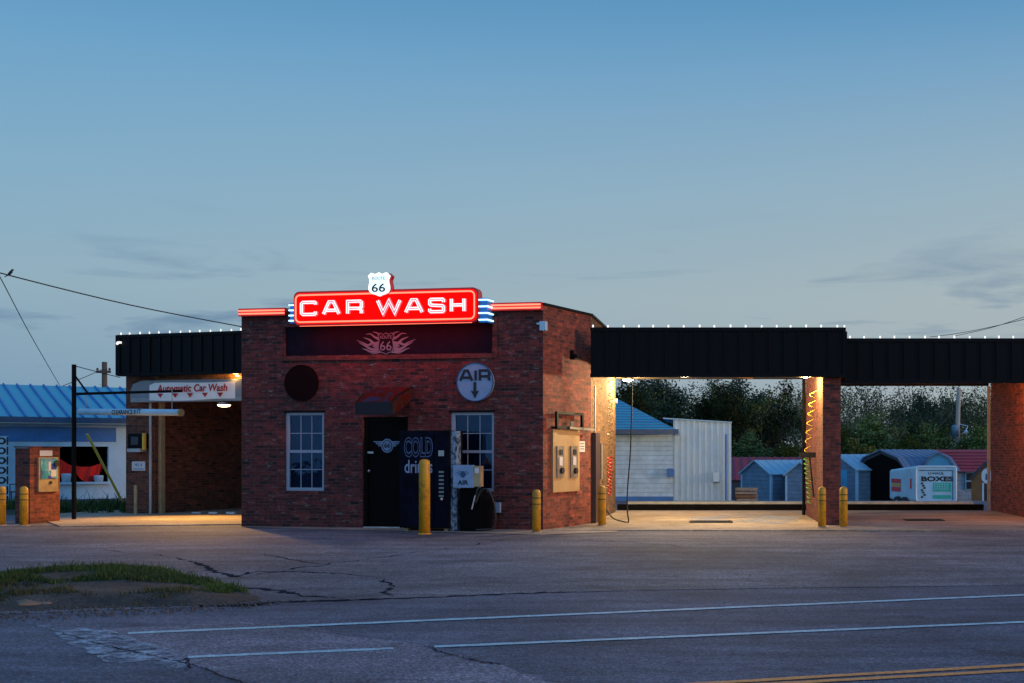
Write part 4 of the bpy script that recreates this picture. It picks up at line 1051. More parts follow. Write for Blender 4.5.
m.build('emblem', M['trim_blue'], t)
MB(F.M).box(bu1+.003, bu1+.14, ay-.08, ay+.1, bz0+.02, bz1-.02).build('coin_box', M['tan_metal'], t)
MB(F.M).box(bu1+.03, bu1+.11, ay-.09, ay-.081, bz1-.16, bz1-.06).build('label_plate', M['notice'], t)
MB(F.M).box(bu0+.1, bu1+.12, ay+.0, ay+.35, .02, bz0-.02).build('cabinet', M['shed_black'], t)
m = MB(F.M); hs = [(bu1+.10, ay-.05, bz0+.05), (bu1+.06, ay-.1, bz0-.14), (bu1+.05, ay-.1, bz0-.3), (bu1+.16, ay-.1, bz0-.06), (bu1+.30, ay-.08, bz0-.05), (bu1+.42, ay-.05, bz0-.35), (bu1+.40, ay, .10), (bu1+.2, ay-.05, .05), (bu1+.05, ay-.1, .04)]
m.tube(smooth_path(hs), .02, 6); m.build('hose', M['wire'], t, smooth=True)
MB(F.M).tube([(bu1-.02, ay-.12, bz0-.42), (bu1+.05, ay-.12, bz0-.15)], .013, 6).build('nozzle', M['galv'], t)
u_, z_ = F.uz(488, 500); 
m = MB(F.M); m.lathe([(.22, .02), (.24, .1), (.27, .62), (.28, .66), (.2, .74), (.05, .78)], (u_+.0, -.45, 0), 16)
t = tag(m.build('waste_barrel', M['shed_black'], smooth=True), 'squat dark barrel against the brick wall below the right window', 'barrel')
u_, z_ = F.uz(497.5, 507.5, -.05); tag(MB(F.M).box(u_-.06, u_+.06, -.09, -.003, z_-.10, z_+.10).build('outlet_box', M['air_blue']), 'small blue grey outlet box low on the front brick wall', 'outlet box')

# ------------------------------------------------------------------ bollards
def bollard(r, h, rings=True):
    t = empty('bollard', (0, 0, 0), None, 'bollard', 'yellow bollards guarding the bays')
    MB().lathe([(r, 0), (r, h-.10), (r*.97, h-.06), (r*.82, h-.02), (r*.45, h), (.005, h+.004)], (0,0,0), 20).build('post', M['bollard'], t, smooth=True)
    if rings:
        for zz in (h-.17, h-.07-.22): MB().lathe([(r+.001, zz), (r+.004, zz+.004), (r+.004, zz+.018), (r+.001, zz+.022)], (0,0,0), 20).build('band', M['bollard_dark'], t)
    MB().lathe([(r+.03, .0), (r+.015, .015), (r+.003, .02)], (0,0,0), 20).build('collar', M['concrete'], t)
    return t
bp = bollard(.082, .83)
spots = [((536.5, 532.5), 'yellow bollard in front of the brick building by its right corner'), ((602, 526.5), 'yellow bollard beside the dark brown cabinet of the lit bay'),
         ((822, 528.5), 'yellow bollard on the lit side of the brick pillar'), ((843.5, 528.5), 'yellow bollard on the dark side of the brick pillar'),
         ((24, 525.8), 'yellow bollard touching the dark side of the pay kiosk'), ((1.5, 525.5), 'yellow bollard cut by the picture edge, beyond the pay kiosk')]
for i, (p, lab) in enumerate(spots):
    o = bp if i == 0 else copy_tree(bp); x, y = G(*p); o.location = (x, y, .0 if i in (0, 4, 5) else .02); o['label'] = lab
    o.rotation_euler.z = i*1.3
big = bollard(.105, 1.42, False); big.children[0].data.materials[0] = M['big_bollard']; x, y = G(424.5, 534); big.location = (x, y, 0); big['label'] = 'tall thick orange yellow bollard standing before the vending machine'

# ------------------------------------------------------------------ pay kiosk
Q = Frame((-14.58, 27.2), (-14.34, 28.0))
kz = 1.655
t = empty('pay_kiosk', Q.at(Q.L/2, .2, 0), 'reddish brick pay kiosk with a small colourful panel by the entrance', 'kiosk')
MB(Q.M).box(0, Q.L, 0, .03, 0, kz).build('front_panel', M['kiosk_lit'], t)
MB(Q.M).box(0.0, Q.L, .031, .40, 0, kz-.01).build('cabinet', M['kiosk_shaded'], t)
MB(Q.M).box(-.02, Q.L+.02, -.02, .42, kz+.002, kz+.03).build('cap', M['kiosk_shaded'], t)
u0, z0 = Q.uz(37, 492); u1, z1 = Q.uz(56.5, 457)
MB(Q.M).box(u0, u1, -.05, -.002, z0, z1).build('frame', M['tan_metal'], t)
def screen_mat():
    t_ = NT('pay_graphic'); c_ = t_.co()
    v = t_.n('ShaderNodeTexVoronoi'); v.inputs['Scale'].default_value = 9; t_.l(c_, v.inputs['Vector'])
    f_ = t_.ramp(v.outputs['Color'], [(.1, (.02, .16, .24)), (.4, (.08, .42, .50)), (.6, (.30, .55, .58)), (.75, (.05, .08, .35)), (.95, (.35, .03, .18))])
    t_.l(f_, t_.b.inputs['Base Color']); t_.b.inputs['Roughness'].default_value = .3; return t_.m
zs = z0+(z1-z0)*.37
sp_ = MB(Q.M).box(u0+.05, u1-.05, -.062, -.051, zs, z1-.03).build('pay_screen', screen_mat(), t)
MB(Q.M).box(u1-.22, u1-.08, -.068, -.0625, zs+.05, zs+.20).build('sticker', M['notice'], sp_)
MB(Q.M).box(u0+.25, u0+.32, -.070, -.0625, z1-.30, z1-.10).build('card_reader', M['notice'], sp_)
MB(Q.M).tube([(u0+.48, -.09, z1-.14), (u0+.48, -.0625, z1-.14)], .07, 12).build('coin_dial', M['ink'], sp_)
MB(Q.M).tube([((u0+u1)/2+.05, -.075, z0+.20), ((u0+u1)/2+.05, -.051, z0+.20)], .035, 10).build('lock', M['ink'], t)
u0, z0 = Q.uz(39.5, 456); u1, z1 = Q.uz(52, 450.5)
MB(Q.M).box(u0, u1, -.012, -.002, z0, z1).build('label_plate', M['notice'], t)
# ------------------------------------------------------------------ clearance gantry
b0 = G(74, 520); pz = P(74, 364.5, b0[1]).z
t = empty('clearance_gantry', (b0[0], b0[1], 0), 'thin black steel pole with a side arm before the automatic bay', 'gantry')
MB().tube([(b0[0], b0[1], 0), (b0[0], b0[1], pz)], .05, 10).build('pole', M['black'], t)
a1 = P(74, 394, b0[1]); a2 = P(182, 391, 29.4)
MB().beam(a1, a2, .06, .06).build('arm', M['black'], t)
MB().beam(P(74.5, 375, b0[1]), P(88, 393.5, 28.8), .04, .04).build('brace', M['black'], t)
tb0, tb1 = P(79.5, 411.6, 30.0), P(180.0, 412.6, 28.4)
t2 = empty('clearance_bar', (tb0+tb1)/2, 'pale hanging clearance tube with black lettering before the automatic bay', 'clearance bar')
MB().tube([tb0, tb1], .075, 12).build('tube', M['shop_white'], t2, smooth=True)
MB().tube([tb1, tb1+(tb1-tb0).normalized()*.05], .083, 12).build('end_cap', M['tan_board'], t2)
BF = Frame(tuple((tb0+Vector((0,0,0))).xy), tuple(tb1.xy))
text('CLEARANCE 8 FT', 'lettering', M['ink'], t2, BF.M, BF.u(126, -.08), (tb0.z+tb1.z)/2+.002, .11, 1.0, y=-.0755, ext=.004, bold=.01)
m = MB(); 
for px, D, py in ((86, 29.9, 395), (172, 28.55, 392)):
    q = P(px, 410, D); m.tube([q, (q.x, q.y, P(px, py-2, 29.0).z)], .010, 5)
m.build('hanger', M['galv'], t2)
# leaning guy guard
m = MB(); m.tube([P(87, 434, 34.5), P(124.5, 506, 35.6)], .035, 6)
tag(m.build('guy_guard', M['hose_yellow']), 'slanting yellow guy wire guard before the white shop wall', 'guy guard')

# ------------------------------------------------------------------ blue roofed shop on the left
S = Frame((-22.4, 40.0), (-19.4, 42.25)); U0 = -9.0; U1 = S.u(150)
sb = empty('blue_roof_shop', S.at(0, 3, -.1), 'white shop with a ribbed bright blue metal roof left of the car wash', 'shop')
wz = (S.u(49), S.u(108.5), S.uz(80, 482)[1], S.uz(80, 446.5)[1])
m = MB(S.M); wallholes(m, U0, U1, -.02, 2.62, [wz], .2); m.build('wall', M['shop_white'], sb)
m = MB(S.M); m.box(U0, U1, .22, 6.0, -.02, -.01); m.box(U0, U1, 5.8, 6.0, 0, 2.6); m.box(U1-.2, U1, .21, 5.79, 0, 2.6); m.build('inner_wall', M['shed_black'], sb)
bz = S.uz(60, 441.5)[1]; bz1 = S.uz(60, 427)[1]
MB(S.M).box(U0, S.u(116), -.03, -.003, bz, bz1).build('sign_band', M['shop_blue'], sb)
MB(S.M).box(U0, U1+.1, -.04, -.003, -.25, -.0).build('base_skirt', M['trim_blue'], sb)
ez, rz, ry = S.uz(60, 417.5, -.5)[1], 3.93, 4.2
m = MB(S.M); n = int((U1+.6-U0)/.42)
m.add([(U0, -.5, ez), (U1+.6, -.5, ez), (U1+.6, ry, rz), (U0, ry, rz)], [(0,1,2,3)])
m.add([(U0, -.5, ez-.05), (U1+.6, -.5, ez-.05), (U1+.6, ry, rz-.06), (U0, ry, rz-.06)], [(3,2,1,0)])
m.add([(U0, ry, rz), (U1+.6, ry, rz), (U1+.6, ry+4.7, ez), (U0, ry+4.7, ez)], [(0,1,2,3)])
rf = m.build('roof', M['roof_blue'], sb, fixn=False)
m = MB(S.M)
for i in range(n+1):
    x = U0+.42*i; a_, b_ = Vector((x, -.5, ez+.025)), Vector((x, ry, rz+.025)); m.beam(a_, b_, .05, .05)
m.build('ridge_ribs', M['shop_blue'], rf)
MB(S.M).box(U0, U1+.62, -.56, -.503, ez-.16, ez+.01).build('gutter', M['trim_blue'], sb)
MB(S.M).box(U0, U1+.3, -.5, .0, ez-.20, ez-.17).build('eave_board', M['shop_white'], sb)
# window shelf, red cloth, jugs
MB(S.M).box(wz[0]-.05, wz[1]+.05, -.15, .18, wz[2]-.07, wz[2]-.005).build('window_shelf', M['shop_white'], sb)
def cloth(p0, p1, sag, hgt, lab):
    m = MB(S.M); n = 18; (ux0, zz0), (ux1, zz1) = p0, p1
    rows = 6
    for i in range(n+1):
        t_ = i/n; s_ = 4*t_*(1-t_)
        for j in range(rows+1):
            v_ = j/rows; z_ = zz0+(zz1-zz0)*t_-sag*s_-hgt*(.35+.65*s_)*v_
            m.v.append(Vector((ux0+(ux1-ux0)*t_, .30+.05*math.sin(t_*19+v_*3)-.05*s_, z_)))
    for i in range(n):
        for j in range(rows): k_ = i*(rows+1)+j; m.f.append((k_, k_+rows+1, k_+rows+2, k_+1))
    tag(m.build('red_cloth', M['red_cloth'], fixn=False), lab, 'cloth', 'red cloths in the shop window')
cloth(S.uz(49, 450, .3), S.uz(72, 466, .3), .04, .62, 'bright red cloth bunched at the kiosk end of the dark shop window')
cloth(S.uz(74, 465, .3), S.uz(104, 461, .3), .12, .52, 'bright red cloth draped in the middle of the dark shop window')
for px, hh, lab in ((66.5, .27, 'white round tub on the shop window shelf by the kiosk'), (99, .2, 'small grey jug on the shop window shelf past the red cloth')):
    u_ = S.u(px, -.02); m = MB(S.M); m.lathe([(.13, 0), (.15, hh*.9), (.155, hh), (.11, hh+.02)], (u_, 0.02, wz[2]-.003), 14)
    tag(m.build('tub', M['shop_white'], smooth=True), lab, 'tub')
# breeze block column at the left edge
t = empty('block_column', S.at(S.u(2), -.6, -.1), 'column of patterned breeze blocks before the shop at the picture edge', 'block column')
u_, zc = S.uz(1.5, 498, -.8); 
for i in range(7):
    z0 = -.1+i*.31; bb = MB(S.M).box(u_-.19, u_+.19, -.8, -.6, z0, z0+.30).build('block', M['shop_white'], t)
    m = MB(S.M); m.prism([(u_+.13*math.cos(j*PI/8), z0+.15+.11*math.sin(j*PI/8)) for j in range(16)], -.808, -.801)
    m.box(u_+.14, u_+.185, -.806, -.801, z0+.02, z0+.28); m.box(u_-.185, u_-.14, -.806, -.801, z0+.02, z0+.28)
    pt = m.build('pattern', M['ink'], bb)
    MB(S.M).prism([(u_+.06*math.cos(j*PI/6), z0+.15+.06*math.sin(j*PI/6)) for j in range(12)], -.812, -.809).build('pattern_centre', M['shop_white'], bb)
u_ = S.u(70, -1); 
m = MB(S.M); q = S.u(10, -1.2)
for dx in (0, .35): m.tube([(q+dx, -1.2, -.08), (q+dx, -1.2, .55)], .015, 5)
m.tube([(q, -1.2, .55), (q+.35, -1.2, .55)], .015, 5); m.box(q-.02, q+.37, -1.5, -1.2, .30, .33)
for dx in (0, .35): m.tube([(q+dx, -1.5, -.08), (q+dx, -1.5, .30)], .015, 5)
tag(m.build('patio_chair', M['ink']), 'dark metal chair against the white shop wall behind the kiosk', 'chair')

# ------------------------------------------------------------------ white building behind the bay
wb = empty('white_building', (-3.5, 45, -.17), 'white sided building with a blue hipped metal roof behind the lit bay', 'building')
x1 = (673-700)*43/1250; ezz = 2.33
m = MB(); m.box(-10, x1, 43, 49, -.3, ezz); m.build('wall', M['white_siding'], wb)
m = MB(); m.box(-10, x1+.004, 42.97, 42.997, -.3, .03); m.build('base_band', M['shop_blue'], wb)
e0 = ezz-.02; c1 = Vector((x1+.15, 42.6, e0)); r1 = Vector((-3.7, 45.6, 3.85)); r0 = Vector((-7.5, 45.6, 3.85)); c0_ = Vector((-10.4, 42.6, e0)); b1 = Vector((x1+.15, 49.4, e0)); b0_ = Vector((-10.4, 49.4, e0))
m = MB(); m.add([c0_, c1, r1, r0, b1, b0_], [(0,1,2,3), (1,4,2), (4,5,3,2), (5,0,3)]); rf = m.build('roof', M['roof_blue'], wb)
m = MB()
for i in range(1, 16):
    t_ = i/16; a_ = c0_.lerp(r0, t_); b_ = c1.lerp(r1, t_); m.beam(a_+Vector((0,-.01,.012)), b_+Vector((0,-.01,.012)), .03, .03)
m.build('roof_ribs', M['shop_blue'], rf)
m = MB(); m.box(-10.4, x1+.2, 42.55, 42.6, e0-.14, e0+.03); m.build('gutter', M['trim_blue'], wb)
m = MB()
for i in range(15): m.box(-9.9, x1-.02, 42.985, 42.998, .12+i*.145, .135+i*.145)

q = P(670.5, 472.5, 42.9); tag(MB().box(q.x-.12, q.x+.12, 42.8, 42.96, q.z-.14, q.z+.14).build('meter_box', M['shop_blue']), 'small blue meter box on the corner of the white building', 'meter box')
# corrugated annex
an = empty('corrugated_annex', (.05, 44.5, -.2), 'tall pale corrugated metal annex beside the white building', 'annex')
xa, xb = x1+.01, (731-700)*43/1250
m = MB(); m.prism([(xa, -.35), (xb, -.35), (xb, 2.555), (xa, 2.675)], 43.06, 47.5); m.build('wall', M['annex'], an)
m = MB()
x = xa+.06
while x < xb-.08:
    ztop = 2.71-.11*(x-xa)/(xb-xa)
    m.prism([(x, -.3), (x+.09, -.3), (x+.09, ztop-.03), (x, ztop-.03)], 43.01, 43.055); x += .205
m.build('corrugation', M['annex'], an)
m = MB(); m.add([(xa-.35, 42.95, 2.70), (xb+.03, 42.95, 2.56), (xb+.03, 47.6, 2.56), (xa-.35, 47.6, 2.70), (xa-.35, 42.95, 2.74), (xb+.03, 42.95, 2.60), (xb+.03, 47.6, 2.60), (xa-.35, 47.6, 2.74)],
    [(0,3,2,1),(4,5,6,7),(0,1,5,4),(1,2,6,5),(2,3,7,6),(3,0,4,7)]); m.build('roof', M['shed_trim'], an)
m = MB(); m.tube([P(726, 434, 42.9), P(726, 500, 42.9)], .035, 6); m.build('downspout', M['shop_blue'], an)
q = P(716, 477, 42.9); tag(MB().box(q.x-.1, q.x+.12, 42.75, 42.99, q.z-.16, q.z+.16).build('meter_box', M['annex']), 'pale metal meter box on the corrugated annex wall', 'meter box')

# timber kerb beam behind the bays
m = MB(); m.box(-2.2, 7.55, 33.25, 33.45, -.03, .165); tag(m.build('timber_kerb', M['timber_black']), 'long low black timber kerb behind the wash bays', 'kerb')
m = MB(); m.box(-2.0, 7.5, 34.3, 34.42, -.02, .20); tag(m.build('steel_rail', M['galv']), 'thin pale rail lying just behind the black timber kerb', 'rail')

# ------------------------------------------------------------------ sheds
def shed(name, corner, ang, w, l, wh, rh, mw, mr, mt, lab, z0=-1.0, gambrel=False, door=None, opening=False, win=None, ribs=True, cat='shed', group='garden sheds for sale behind the bays'):
    """corner = near vertical corner; gable end runs from it to the left, side wall to the right"""
    t = empty(name, (corner[0], corner[1], z0), lab, cat, group)
    a = math.radians(ang)
    Mx = Matrix.Translation((corner[0], corner[1], z0)) @ Matrix.Rotation(a, 4, 'Z')
    # local: gable end in plane y=0, from x=-w..0 ; side at x=0 going +y to l
    if gambrel: prof = [(-w, 0), (0, 0), (0, wh), (-w*.16, wh+rh*.62), (-w*.5, wh+rh), (-w*.84, wh+rh*.62), (-w, wh)]
    else: prof = [(-w, 0), (0, 0), (0, wh), (-w*.5, wh+rh), (-w, wh)]
    m = MB(Mx); m.prism(prof, 0, l); m.build('wall', mw, t)
    rp = prof[2:]; ov = .12
    m = MB(Mx)
    for (ax, az), (bx, bz_) in zip(rp, rp[1:]):
        d = Vector((bx-ax, bz_-az)).normalized(); nn = Vector((d.y, -d.x)); nn = nn if nn.y > 0 else -nn
        e1 = .1 if (ax, az) == rp[0] else 0; e2 = .1 if (bx, bz_) == rp[-1] else 0
        A_ = Vector((ax, az))-d*e1+nn*.01; B_ = Vector((bx, bz_))+d*e2+nn*.01
        q = [A_, B_, B_+nn*.05, A_+nn*.05]
        m.prism([(v.x, v.y) for v in q], -ov, l+ov)
        if ribs:
            for i in range(int(l/.45)+1): 
                yy = .05+.45*i; m.prism([(v.x, v.y) for v in (A_+nn*.052, B_+nn*.052, B_+nn*.07, A_+nn*.07)], yy, yy+.04)
    m.build('roof', mr, t)
    MB(Mx).box(-.09, .012, -.014, .09, 0, wh-.01).build('corner_trim', mt, t); MB(Mx).box(-w-.012, -w+.09, -.014, .05, 0, wh-.01).build('corner_trim', mt, t)
    if door:
        x0, x1_, hh, md = door; d_ = MB(Mx).box(-w*x1_, -w*x0, -.03, -.003, .05, hh).build('door', md, t)
        MB(Mx).box(-w*(x0+x1_)/2-.02, -w*(x0+x1_)/2+.02, -.045, -.031, .1, hh-.1).build('batten', mt, d_)
    if opening: MB(Mx).prism([(-w+.12, .05), (-.12, .05), (-.12, wh), (-w*.2, wh+rh*.5), (-w*.5, wh+rh*.84), (-w*.8, wh+rh*.5), (-w+.12, wh)], -.02, -.003).build('opening', M['shed_black'], t)  # black sheet on the closed gable paints the dark inside of an open front
    if win:
        y0, y1, z0_, z1_ = win; f_ = MB(Mx).box(.003, .05, y0, y1, z0_, z1_).build('window', mt, t)
        m = MB(Mx); m.box(.051, .056, y0+.05, y1-.05, z0_+.05, (z0_+z1_)/2-.03); m.box(.051, .056, y0+.05, y1-.05, (z0_+z1_)/2+.03, z1_-.05); m.build('pane', M['ink'], f_)
    return t
def X(px, D): return (px-VX)*D/FP
# long red shed behind (side seen)
shed('storage_shed', (X(820, 66), 66), 88, 4.0, 5.5, 1.35, .95, M['shed_dark'], M['roof_red'], M['shed_trim'], 'long dark shed with a red metal roof behind the pale roofed shed') if False else None
rs = empty('storage_shed', (X(775, 68), 70, -1), 'long low shed with a deep red roof behind the pale roofed shed', 'shed', 'garden sheds for sale behind the bays')
MB().box(X(720, 68), X(830, 68), 68, 72, -1, .1).build('wall', M['shed_dark'], rs)
m = MB(); xa_, xb_ = X(715, 68), X(832, 68); m.add([(xa_, 67.8, .03), (xb_, 67.8, .03), (xb_, 70, 1.27), (xa_, 70, 1.27), (xb_, 72.2, .03), (xa_, 72.2, .03)], [(0,1,2,3), (3,2,4,5), (0,3,5), (1,4,2), (0,5,4,1)]); rr = m.build('roof', M['roof_red'], rs)
m = MB(); x = xa_+.2
while x < xb_: m.beam((x, 67.78, .06), (x, 69.98, 1.30), .05, .04); x += .45
m.build('roof_ribs', M['roof_wine'], rr)
shed('storage_shed', (X(771, 59), 59), -56, 2.4, 4.2, 1.5, .62, M['shed_blue'], M['roof_pale'], M['shed_trim'], 'blue grey shed with a pale blue roof and bright corner post beside the lumber')
shed('storage_shed', (X(814, 57.5), 57.5), -6, 1.75*.75, 3, 1.5, .55, M['shed_blue'], M['roof_pale'], M['shed_trim'], 'small blue grey shed half hidden by the lit brick pillar')
shed('storage_shed', (X(857, 58), 58), -50, 2.4, 3.6, 1.72, .68, M['shed_blue'], M['roof_pale'], M['shed_trim'], 'blue shed with a cyan door and pale roof right of the brick pillar', door=(.25, .8, 1.7, M['shed_door']))
shed('barn_shed', (X(907, 57), 57), -48, 3.0, 3.8, 1.70, .92, M['shed_dark'], M['roof_slate'], M['shed_dark'], 'dark barn shaped shed with a black open front behind the box trailer', gambrel=True, opening=True, cat='barn shed')
shed('barn_shed', (X(953, 57), 57), -10, 1.3, 3.2, 1.8, .70, M['shed_door'], M['roof_slate'], M['ink'], 'small cyan fronted barn shed peeking over the box trailer', gambrel=True, cat='barn shed')
rs = empty('storage_shed', (X(975, 60), 62, -1), 'pale blue sided shed with a wine red metal roof and dark window', 'shed', 'garden sheds for sale behind the bays')
MB().box(X(944, 60), X(1004, 60), 60, 64, -1, .60).build('wall', M['pale_siding'], rs)
m = MB(); xa_, xb_ = X(938, 60), X(1010, 60); m.add([(xa_, 59.7, .62), (xb_, 59.7, .62), (xb_, 62, 1.68), (xa_, 62, 1.68), (xb_, 64.3, .62), (xa_, 64.3, .62)], [(0,1,2,3), (3,2,4,5), (0,3,5), (1,4,2), (0,5,4,1)]); rr = m.build('roof', M['roof_red'], rs)
m = MB()
for i in range(1, 7):
    t_ = i/7; m.beam((xa_, 59.69+2.3*t_, .64+1.06*t_), (xb_, 59.69+2.3*t_, .64+1.06*t_), .05, .03)
m.build('roof_ribs', M['roof_wine'], rr)
q = P(970.5, 481, 60); f_ = MB().box(q.x-.26, q.x+.26, 59.93, 59.99, q.z-.42, q.z+.42).build('window', M['shed_trim'], rs)
MB().box(q.x-.21, q.x+.21, 59.92, 59.929, q.z+.03, q.z+.38).box(q.x-.21, q.x+.21, 59.92, 59.929, q.z-.38, q.z-.03).build('pane', M['ink'], f_)
shed('storage_shed', (X(1003, 55), 55), -12, 1.35, 3, 1.35, .72, M['wood_brown'], M['shed_dark'], M['wood_brown'], 'brown wooden shed against the right brick wall edge')

# lumber stack
t = empty('lumber_stack', (X(745, 47), 47, gz(47)), 'stack of weathered lumber beside the corrugated annex', 'lumber stack')
r = random.Random(9)
for lv in range(6):
    z0 = gz(47)+.03+lv*.13
    for i in range(5):
        m = MB(); m.box(X(735, 47)+r.uniform(0, .08), X(757, 47)+r.uniform(-.08, .05), 46.6+i*.2, 46.75+i*.2, z0, z0+.09); m.build('board', M['lumber'] if (lv+i) % 3 else M['wood_brown'], t)

# ------------------------------------------------------------------ box trailer
TF = Frame((X(915.5, 49.5), 49.5), (X(957, 49.2), 49.2)); tw = TF.L; tz0, tz1 = -.42, 1.02; tl = 2.6
t = empty('box_trailer', TF.at(tw/2, tl/2, gz(50)), 'white box trailer with bold black lettering and a green panel', 'trailer')
# body swings to the left: side face visible
ang = math.radians(0)
sk = -.95
pf = rrect(0, tw, tz0, tz1, .12, 4)
m = MB(TF.M); n = len(pf)
k0 = len(m.v); m.v += [Vector((x, 0, z)) for x, z in pf] + [Vector((x-1.1, tl, tz0+(z-tz0)*.87)) for x, z in pf]
m.f.append(tuple(range(n))); m.f.append(tuple(reversed(range(n, 2*n))))
for i in range(n): j = (i+1) % n; m.f.append((j, i, n+i, n+j))
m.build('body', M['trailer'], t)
m = MB(TF.M); m.tube([(x, -.005, z) for x, z in rrect(.03, tw-.03, tz0+.02, tz1-.03, .11, 4)], .035, 6, closed=True); m.build('edge_trim', M['trailer_edge'], t, smooth=True)
m = MB(TF.M); m.box(.13, tw-.15, -.02, -.001, tz1-.20, tz1-.17).box(tw-.18, tw-.15, -.02, -.001, tz0+.1, tz1-.21); m.build('door_seal', M['trim_blue'], t)
text('BOXES', 'lettering', M['ink'], t, TF.M, tw*.53, tz1-.52, .20, 1.26, y=-.004, ext=.008, bold=.045)
text('U-HAUL', 'lettering', M['shed_dark'], t, TF.M, tw*.50, tz1-.30, .10, .62, y=-.004, ext=.008, bold=.02)
MB(TF.M).box(tw*.42, tw*.86, -.012, -.001, tz1-1.02, tz1-.67).box(tw*.42, tw*.86, -.012, -.001, tz1-1.30, tz1-1.16).build('green_panel', M['green_sign'], t)
m = MB(TF.M)
rr_ = random.Random(3)
for i in range(3):
    for j in range(6): m.box(tw*(.45+.06*j), tw*(.45+.06*j)+.05, -.016, -.0125, tz1-.76-.09*i, tz1-.72-.09*i)
m.build('text_line', M['trailer'], t)
m = MB(TF.M)
for i in range(7): m.ball((tw*(.16+.03*(i % 3)), -.012, tz1-.70-.09*i), .045, 6, (1.2, .3, 1))
m.build('picture', M['shed_dark'], t)
# stripes on the side face
sv = lambda f_, z_, o=.012: TF.M @ Vector((-1.1*f_-o, tl*f_, z_))
for f0, f1, za_, zb_, mt_, nm in ((.55, .93, .28, .46, 'orange_sign', 'stripe'), (.55, .93, .14, .26, 'gold_sign', 'stripe'), (.55, .93, -.06, .12, 'orange_sign', 'stripe'), (.14, .20, .1, .5, 'orange_sign', 'tail_light')):
    m = MB(); a_, b_, c_, d_ = sv(f0, za_), sv(f1, za_), sv(f1, zb_), sv(f0, zb_); m.add([a_, b_, c_, d_], [(0,1,2,3)]); m.build(nm, M[mt_], t, fixn=False)
for f_ in (.35, .62):
    c_ = TF.M @ Vector((-1.1*f_-.02, tl*f_, gz(50)+.30)); ax = Vector((1.0, .35, 0)).normalized()
    w_ = MB().tube([c_-ax*.1, c_+ax*.1], .30, 18).build('wheel', M['ink'], t); MB().tube([c_-ax*.11, c_-ax*.101], .15, 12).build('rim', M['steel'], w_)
MB(TF.M).box(.1, tw-.1, .05, .12, tz0-.12, tz0-.002).build('bumper', M['ink'], t)
# small sign by the right wall
q = P(986.5, 476, 40)
t = empty('post_sign', (q.x, q.y, gz(40)), 'small pale blue sign on a white post by the end wall', 'sign')
MB().prism([(q.x+.17*math.cos(i*PI/8), q.z+.24*math.sin(i*PI/8)) for i in range(16)], 39.95, 40.0).build('sign_board', M['shed_trim'], t)
I4 = Matrix.Identity(4)
text('L', 'lettering', M['trim_blue'], t, I4, q.x+.02, q.z-.03, .2, .13, y=39.949, ext=.004, bold=.05)
MB().box(q.x-.14, q.x-.09, 39.96, 40.0, gz(40), q.z-.22).build('post', M['shed_trim'], t)
MB().box(q.x-.085, q.x+.12, 39.965, 39.99, gz(40)+.1, q.z-.25).build('lower_panel', M['ink'], t)

# ------------------------------------------------------------------ poles and wires
def upole(px, D, pyt, lean, mat, lab, arm=None):
    b_ = P(px, 452, D); z0 = gz(D); zt_ = P(px, pyt, D).z
    t = empty('utility_pole', (b_.x, D, z0), lab, 'utility pole', 'utility poles')
    MB().tube([(b_.x, D, z0), (b_.x+lean, D, zt_)], [.17, .12], 10).build('pole', mat, t)
    return t, b_.x+lean, zt_
t, x, z = upole(955.5, 75, 388, .2, M['pole_grey'], 'pale weathered utility pole among the trees behind the sheds')
m = MB(); m.lathe([(.2, -.35), (.22, .1), (.22, .3), (.12, .36)], (x-.28, 74.7, P(955, 431, 75).z), 12); m.build('transformer', M['shed_blue'], t, smooth=True)
q = P(966, 432, 74.6); m = MB(); m.tube([(x, 75, q.z+.5), (x+.5, 74.8, q.z+.35), (q.x, q.y, q.z+.1)], .03, 6); m.ball((q.x, q.y, q.z), .13, 8); m.build('bracket_lamp', M['annex'], t)
t, x, z = upole(104.5, 62, 362, 0, M['pole_dark'], 'brown utility pole rising behind the blue shop roof')
m = MB(); m.box(x-.35, x+.35, 61.85, 61.95, z-.55, z-.43)
for dx in (-.3, 0, .3): m.ball((x+dx, 61.9, z-.36), .07, 6)
m.build('crossarm', M['pole_dark'], t)
t, xl, zl = upole(-200, 20, 190, 0, M['pole_dark'], 'brown utility pole beside the road beyond the kiosk')
def wire(pxs, D0, D1, lab, rr=.012):
    xa_, xb_ = pxs[0][0], pxs[-1][0]; pts = []
    for px, py in pxs:
        f_ = (px-xa_)/(xb_-xa_); D = 1/((1-f_)/D0+f_/D1); pts.append(P(px, py, D))
    tag(MB().tube(smooth_path(pts, 5), rr, 5).build('overhead_wire', M['wire'], smooth=True), lab, 'wire', 'overhead wires')
wire([(-200, 212), (-100, 245), (0, 273), (130, 305), (243, 327)], 20, 29.5, 'thick overhead wire with a bird running down to the car wash roof', .013)
wire([(-200, 200), (0, 277), (30, 334), (60, 386)], 20, 44, 'thin overhead wire dropping steeply to the blue shop roof', .010) if False else wire([(-10, 262), (0, 277), (30, 334), (60, 386)], 24, 44, 'thin overhead wire dropping steeply to the blue shop roof', .010)
wire([(60, 387), (85, 377), (103, 369)], 50, 61, 'short thin wire from the blue roof to the brown utility pole', .016)
wire([(75, 366), (98, 372), (120, 377.5)], 28.7, 31.2, 'short black cable from the gantry pole to the black canopy', .010)
wire([(930, 337), (960, 333), (1000, 325), (1100, 301)], 40, 26, 'overhead wire sloping up from the right canopy, lower one', .009)
wire([(955, 336), (990, 328), (1024, 317), (1100, 290)], 40, 26, 'overhead wire sloping up from the right canopy, steeper one', .009)
